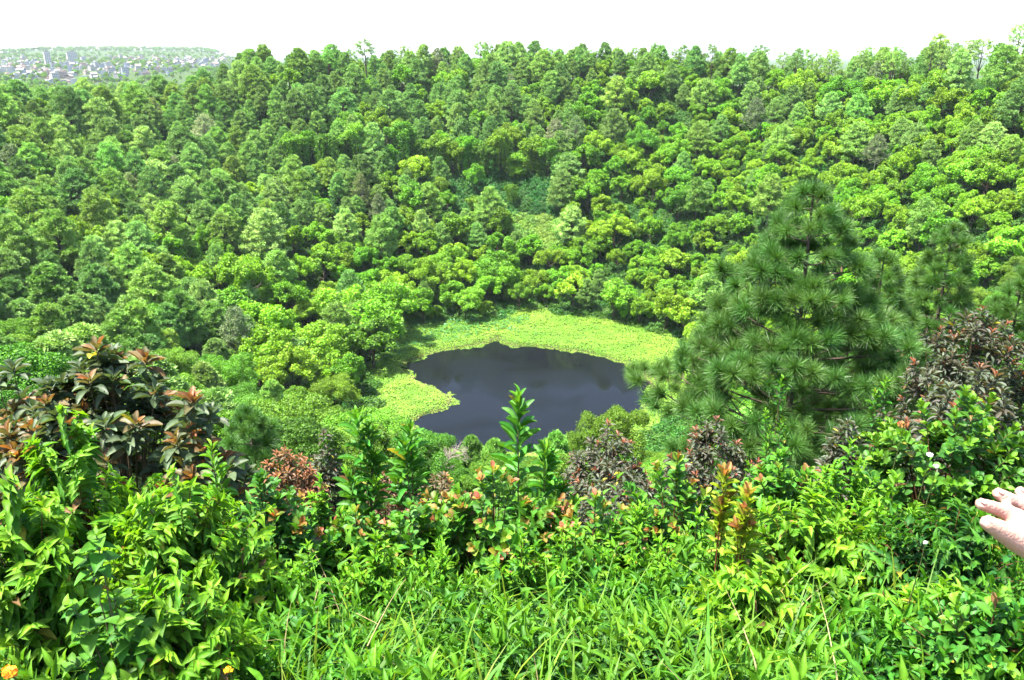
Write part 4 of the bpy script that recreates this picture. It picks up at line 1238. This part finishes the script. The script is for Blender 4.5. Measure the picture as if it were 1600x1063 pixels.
# ------------------------------------------------------------------ the distant town
def town():
    rg = np.random.default_rng(90)
    M_W = plain_mat('house_wall', (0.42, 0.41, 0.39), (0.34, 0.33, 0.32), 0.3, 0.9, 0.2, attr=True)
    M_R = plain_mat('house_roof', (0.26, 0.25, 0.24), (0.18, 0.17, 0.17), 0.3, 0.9, 0.2, attr=True)
    M_D = plain_mat('window_glass', (0.05, 0.06, 0.08), (0.07, 0.08, 0.10), 1.0, 0.3, 0.5)
    forms = []
    for k in range(6):
        w, d, h = rg.uniform(9, 15), rg.uniform(8, 12), rg.choice([3.4, 6.4, 6.4, 9.4])
        bag = Bag()
        bag.add(*boxm(0, 0, -3, w, d, h + 3), m=0)
        V, Fq = boxm(0, 0, h + 0.004, w + 0.8, d + 0.8, 0.35); bag.add(V, Fq, (1, 1, 1), 1)
        V, Fq = boxm(w * 0.2, 0, h + 0.36, w * 0.4, d * 0.5, 2.4 if k % 2 else 1.2); bag.add(V, Fq, (1, 1, 1), 0)
        if k in (1, 4):                              # pitched roof
            V = np.array([[-w / 2 - .5, -d / 2 - .5, h + .37], [w / 2 + .5, -d / 2 - .5, h + .37], [w / 2 + .5, d / 2 + .5, h + .37], [-w / 2 - .5, d / 2 + .5, h + .37], [-w / 2 - .5, 0, h + 3], [w / 2 + .5, 0, h + 3]])
            bag.add(V, np.array([[0, 1, 5, 4], [2, 3, 4, 5]]), (1, 1, 1), 1)
        for fl in range(int(h // 3)):
            for q in range(4):
                V, Fq = boxm(-w / 2 + w * (q + 0.5) / 4, -d / 2 - 0.02, 1.0 + 3 * fl, w * 0.12, 0.12, 1.4); bag.add(V, Fq, (1, 1, 1), 2)
                V, Fq = boxm(-w / 2 + w * (q + 0.5) / 4, d / 2 + 0.02, 1.0 + 3 * fl, w * 0.12, 0.12, 1.4); bag.add(V, Fq, (1, 1, 1), 2)
        forms.append(bag.mesh('house', [M_W, M_R, M_D]))
    tints = [(1, 1, 1), (1, 1, 1), (1.0, 0.95, 0.85), (0.85, 0.9, 1.0), (1.1, 0.85, 0.75), (0.9, 0.9, 0.9), (1, 0.75, 0.65)]
    words = {0: 'white', 1: 'white', 2: 'cream', 3: 'bluish', 4: 'salmon', 5: 'grey', 6: 'pink'}
    n = 0
    tries = 0
    spots = []
    while n < 295 and tries < 6000:
        tries += 1
        az = math.radians(rg.uniform(-32.5, -16.5)); D = 1250 * (4.2 ** rg.uniform(0, 1))
        x, y = D * math.sin(az), D * math.cos(az)
        z = float(plain_z(np.array([x]), np.array([y]))[0])
        if wobble(np.array([x]), np.array([y]), 0.006)[0] < -0.35 or D > 4300: continue
        if any((x - a) ** 2 + (y - b) ** 2 < 20 ** 2 for a, b in spots): continue
        u, v, _ = project(np.array([x, y, z + 8]))
        lim = np.interp(u, [0, 220, 330, 370], [128, 118, 104, 84])
        if v > lim or v < 87 or u < -5 or u > 375: continue
        spots.append((x, y))
        t = int(rg.integers(0, 7)); k = int(rg.integers(0, 6))
        o = link('house', forms[k], loc=(x, y, z)); o.rotation_euler = (0, 0, rg.uniform(0, 3.14)); o.color = (*tints[t], 1)
        sc_ = rg.uniform(0.6, 1.1); o.scale = (sc_, sc_, sc_ * rg.uniform(0.9, 1.3))
        where = ('low on the town slope' if v > 108 else 'midway up the town slope' if v > 95 else 'high under the ridge') + (' at the left edge' if u < 60 else ' by the towers' if u < 150 else ' right of the towers' if u < 240 else ' next to the rim trees')
        roof = 'pitched' if k in (1, 4) else 'flat'
        lb = 'tiny %s %s-roofed house %s' % (words[t], roof, where)
        tag(o, lb, 'house', lb)
        n += 1
    # two pale tower blocks
    for label, u, D, w, h in (('tall pale grey slab tower, left of two in the town', 73, 2300, 13, 30), ('wider pale cream tower block, right of two in the town', 112, 2500, 24, 26)):
        az = math.atan((u - 800) / F / 1.061)
        x, y = D * math.sin(az), D * math.cos(az)
        z = float(plain_z(np.array([x]), np.array([y]))[0])
        e = link('tower_block', None, loc=(x, y, z)); e.rotation_euler = (0, 0, -az + 0.15)
        tag(e, label, 'building')
        bag = Bag(); bag.add(*boxm(0, 0, -4, w, 14, h + 4)); link('wall', bag.mesh('wall', [M_W]), e)
        bag = Bag(); bag.add(*boxm(0, 0, h + 0.004, w + 1, 15, 0.8)); bag.add(*boxm(0, 0, h + 0.81, w * 0.4, 6, 3)); link('roof', bag.mesh('roof', [M_R]), e)
        wm = Bag(); wm.add(*boxm(0, 0, 0, 2.0, 0.3, 1.6)); wme = wm.mesh('window', [M_D])
        for fl in range(int(h // 3.4)):
            for q in range(int(w // 4)):
                link('window', wme, e, (-w / 2 + (q + 0.5) * w / int(w // 4), -7.05, 1.2 + fl * 3.4))
    # trees between the houses and the wooded ridge, too far off to tell apart
    T, S = [], []
    for _ in range(5200):
        az = math.radians(rg.uniform(-33.5, -15.5)); D = 700 * (7.0 ** rg.uniform(0, 1))
        x, y = D * math.sin(az), D * math.cos(az)
        w_ = wobble(np.array([x]), np.array([y]), 0.006)[0]
        if D < 4000 and rg.uniform() > (0.75 if w_ < -0.2 else 0.3) : continue
        if any((x - a) ** 2 + (y - b) ** 2 < 11 ** 2 for a, b in spots): continue
        T.append((x, y, float(plain_z(np.array([x]), np.array([y]))[0]) - 1)); S.append(rg.uniform(0.7, 1.3) * (1 if D < 4000 else 1.7))
    o = scatter('distant_woods', [FORMS['broadleaf_tree'][k][2] for k in range(3)], T, rg.uniform(0, 6.28, len(T)), S, rg.integers(0, 3, len(T)))
    tag(o, 'hazy tree masses between the houses and on the ridge beyond the town', 'woods', kind='stuff')
town()

# ------------------------------------------------------------------ dead tree, flowers, dry stalk
def dead_tree():
    rg = np.random.default_rng(95)
    p = at(694, 674, 96)
    z = gz(p[0], p[1]); H = p[2] - z
    e = link('bare_tree', None, loc=(p[0], p[1], z - 0.2))
    tag(e, 'leafless pale grey tree on the near shore of the pond', 'tree')
    tr, tw = Bag(), Bag()
    tr.add(*tube(bez(np.zeros(3), np.array([0.2, 0, H * 0.3]), np.array([0, 0, H * 0.6]), 6), np.linspace(0.22, 0.1, 6), 6))
    def grow(a, d, L_, r_, lv):
        b = a + d * L_
        tw.add(*tube(bez(a, a + d * L_ * 0.5 + rg.normal(0, 0.08 * L_, 3), b, 4), np.linspace(r_, r_ * 0.6, 4), 4))
        if lv:
            for _ in range(4 if lv > 1 else 5):
                grow(b - d * L_ * rg.uniform(0, 0.5), norm(d + rg.normal(0, 0.55, 3) + [0, 0, 0.15]), L_ * rg.uniform(0.5, 0.75), r_ * 0.6, lv - 1)
    for k in range(8):
        a_ = k * 0.785 + rg.normal(0, 0.2)
        grow(np.array([0, 0, H * rg.uniform(0.4, 0.6)]), norm(np.array([math.cos(a_), math.sin(a_), rg.uniform(0.4, 1.3)])), H * 0.19, 0.06, 3)
    link('trunk', tr.mesh('trunk', [M_PALEBARK], True), e)
    link('branches', tw.mesh('branches', [M_PALEBARK], True), e)
dead_tree()

M_PETAL = leaf_mat('petal', 0.3, 0.5, 0.2, 0.05, 0.0, (1, 1, 1))
def flower_head(name, label, px, py, depth, size, cols, n, seed):
    """a rounded head of small four-lobed florets on a stalk"""
    rg = np.random.default_rng(seed)
    c = at(px, py, depth)
    e = link(name, None, loc=tuple(c)); tag(e, label, 'flower')
    d = norm(rg.normal(0, 1, (n, 3)) + [0, -0.5, 0.9])
    P = d * size * rg.uniform(0.3, 0.6, (n, 1)) * [1.15, 1, 0.7]
    bag = Bag()
    for q in range(4):
        t = norm(np.cross(d, rg.normal(0, 1, (n, 3))))
        X, Y, Z = frames(t, d, 0.05, rg)
        bag.add(*inst(DIAMOND[0], DIAMOND[1], P, X, Y, Z, np.full(n, size * 0.34), colmix(cols, n, rg, 0.08)))
    link('petals', bag.mesh('petals', [M_PETAL]), e)
    st = Bag(); st.add(*tube(np.array([[0, 0, 0], [0.01, 0.02, -0.10], [0.0, 0.03, -0.30]]), [0.002, 0.002, 0.003], 5), (0.6, 1.0, 0.4))
    link('stem', st.mesh('stem', [M_TWIG], True), e)
flower_head('white_flower', 'white flower head on the glossy shrub, upper of two', 1453, 711, 4.0, 0.028, [(0.75, 0.72, 0.68), (0.7, 0.6, 0.6)], 22, 1)
flower_head('white_flower', 'white flower head on the glossy shrub, lower of two', 1463, 729, 3.95, 0.024, [(0.75, 0.72, 0.68), (0.7, 0.6, 0.6)], 18, 2)
flower_head('white_flower', 'small white flower low beside the pointing hand', 1446, 848, 2.6, 0.014, [(0.75, 0.72, 0.70)], 10, 3)
flower_head('orange_flower', 'orange and yellow flower head in the bottom left corner', 16, 1050, 1.62, 0.034, [(0.75, 0.16, 0.015), (0.8, 0.36, 0.02)], 24, 4)
flower_head('yellow_flower', 'single yellow flower head at the bottom beside the lime shrub', 357, 1046, 1.72, 0.020, [(0.8, 0.45, 0.02)], 12, 5)
flower_head('orange_flower', 'small dull red-orange leaf cluster in the glossy right-hand shrub', 1412, 664, 4.15, 0.05, [(0.24, 0.06, 0.02), (0.20, 0.10, 0.02)], 9, 6)  # dull red-orange leaves, built with the flower head form
st = Bag()
a, b_, c = at(634, 905, 2.3), at(612, 930, 2.2), at(574, 1010, 2.0)
st.add(*tube(bez(a, b_, c, 8), np.linspace(0.0010, 0.0022, 8), 5), (2.0, 2.2, 1.8))
st.add(*tube(bez(at(556, 958, 2.15), at(580, 970, 2.12), at(590, 975, 2.1), 5), [0.0012] * 5, 5), (1.9, 2.0, 1.6))
tag(link('dry_stalk', st.mesh('dry_stalk', [M_TWIG], True)), 'pale dry forked stalk leaning in the grass', 'stalk')

# ------------------------------------------------------------------ the person beside the camera, only the hand in view
def capsule(a, b, ra, rb, n=14):
    a, b = np.asarray(a, float), np.asarray(b, float)
    t = norm(b - a)
    pts, rad = [], []
    for q in np.linspace(-90, 0, 6)[:-1]:
        pts.append(a + t * ra * math.sin(math.radians(q))); rad.append(max(1e-4, ra * math.cos(math.radians(q))))
    for q in np.linspace(0, 1, 4):
        pts.append(a + (b - a) * q); rad.append(ra + (rb - ra) * q)
    for q in np.linspace(0, 90, 6)[1:]:
        pts.append(b + t * rb * math.sin(math.radians(q))); rad.append(max(1e-4, rb * math.cos(math.radians(q))))
    pts = np.array(pts); rad = np.array(rad)
    ref = np.array([1.0, 0.2, 0.1]) if abs(t[2]) > 0.8 else np.array([0.0, 0.1, 1.0])
    x = norm(np.cross(t, ref)); y = np.cross(t, x)
    an = np.linspace(0, 2 * math.pi, n, endpoint=False)
    V = pts[:, None] + rad[:, None, None] * (np.cos(an)[None, :, None] * x + np.sin(an)[None, :, None] * y)
    k = len(pts)
    i_ = np.arange(k - 1)[:, None] * n; j_ = np.arange(n)[None]; jn = (j_ + 1) % n
    Fq = np.stack([i_ + j_, i_ + jn, i_ + n + jn, i_ + n + j_], -1).reshape(-1, 4)
    return V.reshape(-1, 3), Fq, k, n

def fused(name, caps, voxel, mat, parent, org, smooth=6):
    V, Fs, o = [], [], 0
    for a, b, ra, rb in caps:
        v, f, k, n = capsule(a, b, ra, rb)
        V.append(v); Fs.append(f + o)
        Fs_cap = np.array([list(range(n))[::-1]]) + o
        Fs.append(Fs_cap); Fs.append(np.array([list(range((k - 1) * n, k * n))]) + o)
        o += len(v)
    ob = link(name, mesh(name, np.concatenate(V) - org, Fs, None, [mat], None, True), parent)
    r_ = ob.modifiers.new('remesh', 'REMESH'); r_.mode = 'VOXEL'; r_.voxel_size = voxel; r_.use_smooth_shade = True
    sm = ob.modifiers.new('smooth', 'SMOOTH'); sm.factor = 0.5; sm.iterations = smooth
    return ob

def person():
    m, N, L = new_mat('skin')
    p = N.new('ShaderNodeBsdfPrincipled')
    tc = N.new('ShaderNodeTexCoord')
    nz = N.new('ShaderNodeTexNoise'); nz.inputs['Scale'].default_value = 28; nz.inputs['Detail'].default_value = 4
    mx = N.new('ShaderNodeMix'); mx.data_type = 'RGBA'; mx.inputs[6].default_value = (0.33, 0.155, 0.115, 1); mx.inputs[7].default_value = (0.42, 0.25, 0.20, 1)
    L.new(tc.outputs['Object'], nz.inputs['Vector']); L.new(nz.outputs['Fac'], mx.inputs[0]); L.new(mx.outputs[2], p.inputs['Base Color'])
    p.inputs['Roughness'].default_value = 0.55
    cb = N.new('ShaderNodeTexVoronoi'); cb.inputs['Scale'].default_value = 260
    bp = N.new('ShaderNodeBump'); bp.inputs['Strength'].default_value = 0.35; bp.inputs['Distance'].default_value = 0.002
    L.new(tc.outputs['Object'], cb.inputs['Vector']); L.new(cb.outputs['Distance'], bp.inputs['Height']); L.new(bp.outputs[0], p.inputs['Normal'])
    p.inputs['Subsurface Weight'].default_value = 0.15
    p.inputs['Subsurface Radius'].default_value = (0.01, 0.004, 0.002)
    o_ = N.new('ShaderNodeOutputMaterial'); L.new(p.outputs[0], o_.inputs['Surface'])
    SK = m
    SHIRT = plain_mat('shirt_cloth', (0.45, 0.47, 0.5), (0.38, 0.40, 0.43), 60, 0.9, 0.1, 0.1)
    TROUS = plain_mat('trouser_cloth', (0.06, 0.07, 0.10), (0.045, 0.05, 0.075), 60, 0.9, 0.1, 0.1)
    HAIR = plain_mat('hair', (0.03, 0.02, 0.014), (0.02, 0.014, 0.01), 80, 0.5, 0.3, 0.2)
    SHOE = plain_mat('shoe', (0.08, 0.07, 0.06), (0.05, 0.045, 0.04), 40, 0.7, 0.3)
    g = gz(0.96, 0.42)
    org = np.array([0.96, 0.42, g])
    e = link('person', None, loc=tuple(org))
    tag(e, 'person whose bare pale hand with spread fingers reaches in at the right edge', 'person')
    fw, rt = np.array([-0.6, 0.8, 0]), np.array([0.8, 0.6, 0])
    def B(f, r_, z): return org + fw * f + rt * r_ + [0, 0, z]
    wrist = at(1716, 872, 0.82)
    elbow = np.array([0.985, 0.70, 1.05])
    shR, shL = B(0, 0.17, 1.33), B(0, -0.17, 1.33)
    D = 0.86
    def J(lst, z0=0.0):
        return [at(x, y, D + dz) for x, y, dz in lst]
    fingers = [(J([(1533, 788, 0.0), (1556, 795, 0.008), (1582, 804, 0.010), (1618, 822, 0.0)]), (0.0082, 0.0096, 0.0108, 0.0125)),
               (J([(1560, 772, 0.03), (1582, 783, 0.036), (1606, 797, 0.036), (1640, 815, 0.02)]), (0.0084, 0.0100, 0.0112, 0.0128)),
               (J([(1594, 769, 0.055), (1614, 782, 0.06), (1636, 796, 0.056), (1662, 812, 0.038)]), (0.0078, 0.0092, 0.0104, 0.0120)),
               (J([(1634, 778, 0.075), (1648, 788, 0.078), (1664, 799, 0.072), (1684, 812, 0.054)]), (0.0066, 0.0078, 0.0090, 0.0106))]
    thumb = (J([(1543, 817, -0.025), (1564, 829, -0.022), (1592, 846, -0.018), (1640, 868, -0.008)]), (0.0098, 0.0132, 0.0160, 0.0210))
    caps = []
    for pts, rd in fingers + [thumb]:
        for q in range(3):
            caps.append((pts[q], pts[q + 1], rd[q], rd[q + 1]))
        caps.append((pts[3], wrist, rd[3] * 1.12, 0.021))
    for q in range(3):
        caps.append((fingers[q][0][3], fingers[q + 1][0][3], 0.0105, 0.0105))
    caps.append((thumb[0][2], fingers[0][0][2], 0.013, 0.010)); caps.append((thumb[0][3], fingers[1][0][3], 0.017, 0.013))
    caps += [(wrist, elbow, 0.025, 0.038), (elbow, shR, 0.040, 0.050)]
    # other arm hangs at the side
    eL = B(-0.02, -0.22, 1.05); wL = B(0.05, -0.23, 0.82)
    caps += [(shL, eL, 0.050, 0.040), (eL, wL, 0.038, 0.025)]
    for q, (df, ln) in enumerate(((0.03, 0.155), (0.01, 0.17), (-0.01, 0.16), (-0.028, 0.14))):
        k1 = wL + fw * df + [0, 0, -0.085]; k2 = wL + fw * (df * 1.1 + 0.012) + [0, 0, -0.13]; k3 = wL + fw * (df * 1.1 + 0.03) + [0, 0, -ln - 0.01]
        caps += [(wL, k1, 0.021, 0.0115), (k1, k2, 0.010, 0.0088), (k2, k3, 0.0088, 0.007)]
    caps += [(wL, wL + fw * 0.05 + [0, 0, -0.05], 0.02, 0.012), (wL + fw * 0.05 + [0, 0, -0.05], wL + fw * 0.065 + [0, 0, -0.10], 0.012, 0.009)]
    # trunk, neck, head, legs
    caps += [(B(0, -0.06, 1.22), B(0, 0.06, 1.22), 0.115, 0.115), (B(0, -0.1, 1.31), B(0, 0.1, 1.31), 0.068, 0.068), (B(0.01, 0, 1.2), B(0.01, 0, 0.95), 0.125, 0.115),
             (B(0, -0.07, 0.88), B(0, 0.07, 0.88), 0.11, 0.11), (B(0, 0, 1.34), B(0.02, 0, 1.45), 0.055, 0.050), (B(0.025, 0, 1.50), B(0.015, 0, 1.56), 0.072, 0.082),
             (B(0.06, 0, 1.46), B(0.065, 0, 1.50), 0.040, 0.045), (B(0.098, 0, 1.515), B(0.108, 0, 1.492), 0.010, 0.013), (B(0.0, 0.078, 1.51), B(0.0, 0.080, 1.48), 0.016, 0.011), (B(0.0, -0.078, 1.51), B(0.0, -0.080, 1.48), 0.016, 0.011)]
    for sg in (-1, 1):
        hip, kn, an_ = B(0, 0.085 * sg, 0.84), B(0.02, 0.09 * sg, 0.46), B(-0.01, 0.09 * sg, 0.08)
        caps += [(hip, kn, 0.085, 0.055), (kn, B(-0.02, 0.09 * sg, 0.32), 0.052, 0.054), (B(-0.02, 0.09 * sg, 0.32), an_, 0.054, 0.036), (an_ + [0, 0, -0.03], an_ + fw * 0.15 + [0, 0, -0.045], 0.036, 0.028)]
    fused('body', caps, 0.0042, SK, e, org, 5)
    fused('shirt', [(B(0, -0.06, 1.22), B(0, 0.06, 1.22), 0.125, 0.125), (B(0, -0.11, 1.31), B(0, 0.11, 1.31), 0.076, 0.076), (B(0.01, 0, 1.2), B(0.01, 0, 0.86), 0.136, 0.14), (shR, shR + (elbow - shR) * 0.6, 0.064, 0.058),
                    (shL, shL + (eL - shL) * 0.6, 0.064, 0.058)], 0.012, SHIRT, e, org)
    tr = [(B(0, -0.07, 0.88), B(0, 0.07, 0.88), 0.118, 0.118)]
    for sg in (-1, 1):
        tr += [(B(0, 0.085 * sg, 0.84), B(0.02, 0.09 * sg, 0.46), 0.098, 0.075), (B(0.02, 0.09 * sg, 0.46), B(-0.01, 0.09 * sg, 0.10), 0.075, 0.062)]
    fused('trousers', tr, 0.014, TROUS, e, org)
    fused('hair', [(B(0.0, 0, 1.57), B(-0.02, 0, 1.55), 0.088, 0.088), (B(-0.035, 0, 1.54), B(-0.045, 0, 1.42), 0.075, 0.05)], 0.010, HAIR, e, org)
    for sg in (-1, 1):
        a_ = B(-0.02, 0.09 * sg, 0.05)
        fused('shoe', [(a_, a_ + fw * 0.17 + [0, 0, -0.012], 0.046, 0.038)], 0.01, SHOE, e, org)
        ey = B(0.088, 0.032 * sg, 1.525)
        fused('eye', [(ey, ey + fw * 0.004, 0.011, 0.011)], 0.003, SHOE, e, org, 1)

    NAIL = plain_mat('nail', (0.46, 0.24, 0.20), (0.50, 0.28, 0.24), 80, 0.3, 0.5)
    for pts, rd in fingers[:3] + [thumb]:
        d = norm(pts[0] - pts[1]); up = norm(np.array([-0.1, -0.35, 0.9])); up = norm(up - d * (up * d).sum()); sv = np.cross(d, up)
        r0 = rd[0]
        th_, ph_ = np.meshgrid(np.linspace(0, 2 * math.pi, 12, endpoint=False), np.linspace(0.05, math.pi / 2, 5), indexing='ij')
        V = (pts[0] + d * r0 * 0.15 + up * r0 * 0.58)[None] + (np.cos(th_) * np.sin(ph_)).reshape(-1, 1) * sv * r0 * 0.62 + (np.sin(th_) * np.sin(ph_)).reshape(-1, 1) * d * r0 * 0.8 + np.cos(ph_).reshape(-1, 1) * up * r0 * 0.30
        ii, jj = np.meshgrid(np.arange(12), np.arange(4), indexing='ij')
        Fq = np.stack([ii * 5 + jj, ii * 5 + jj + 1, ((ii + 1) % 12) * 5 + jj + 1, ((ii + 1) % 12) * 5 + jj], -1).reshape(-1, 4)
        link('fingernail', mesh('fingernail', V - org, [Fq], None, [NAIL], None, True), e)

person()

# ------------------------------------------------------------------ haze
m, N, L = new_mat('haze')
pv = N.new('ShaderNodeVolumePrincipled')
pv.inputs['Color'].default_value = (0.82, 0.91, 1.0, 1)
pv.inputs['Density'].default_value = 0.000042
pv.inputs['Anisotropy'].default_value = 0.2
out = N.new('ShaderNodeOutputMaterial'); L.new(pv.outputs[0], out.inputs['Volume'])
hv, hf = boxm(0, 6900, -95, 29000, 15000, 200)
tag(link('haze', mesh('haze', hv, [hf], None, [m])), 'thin bluish haze over the crater and the town', 'haze', kind='stuff')
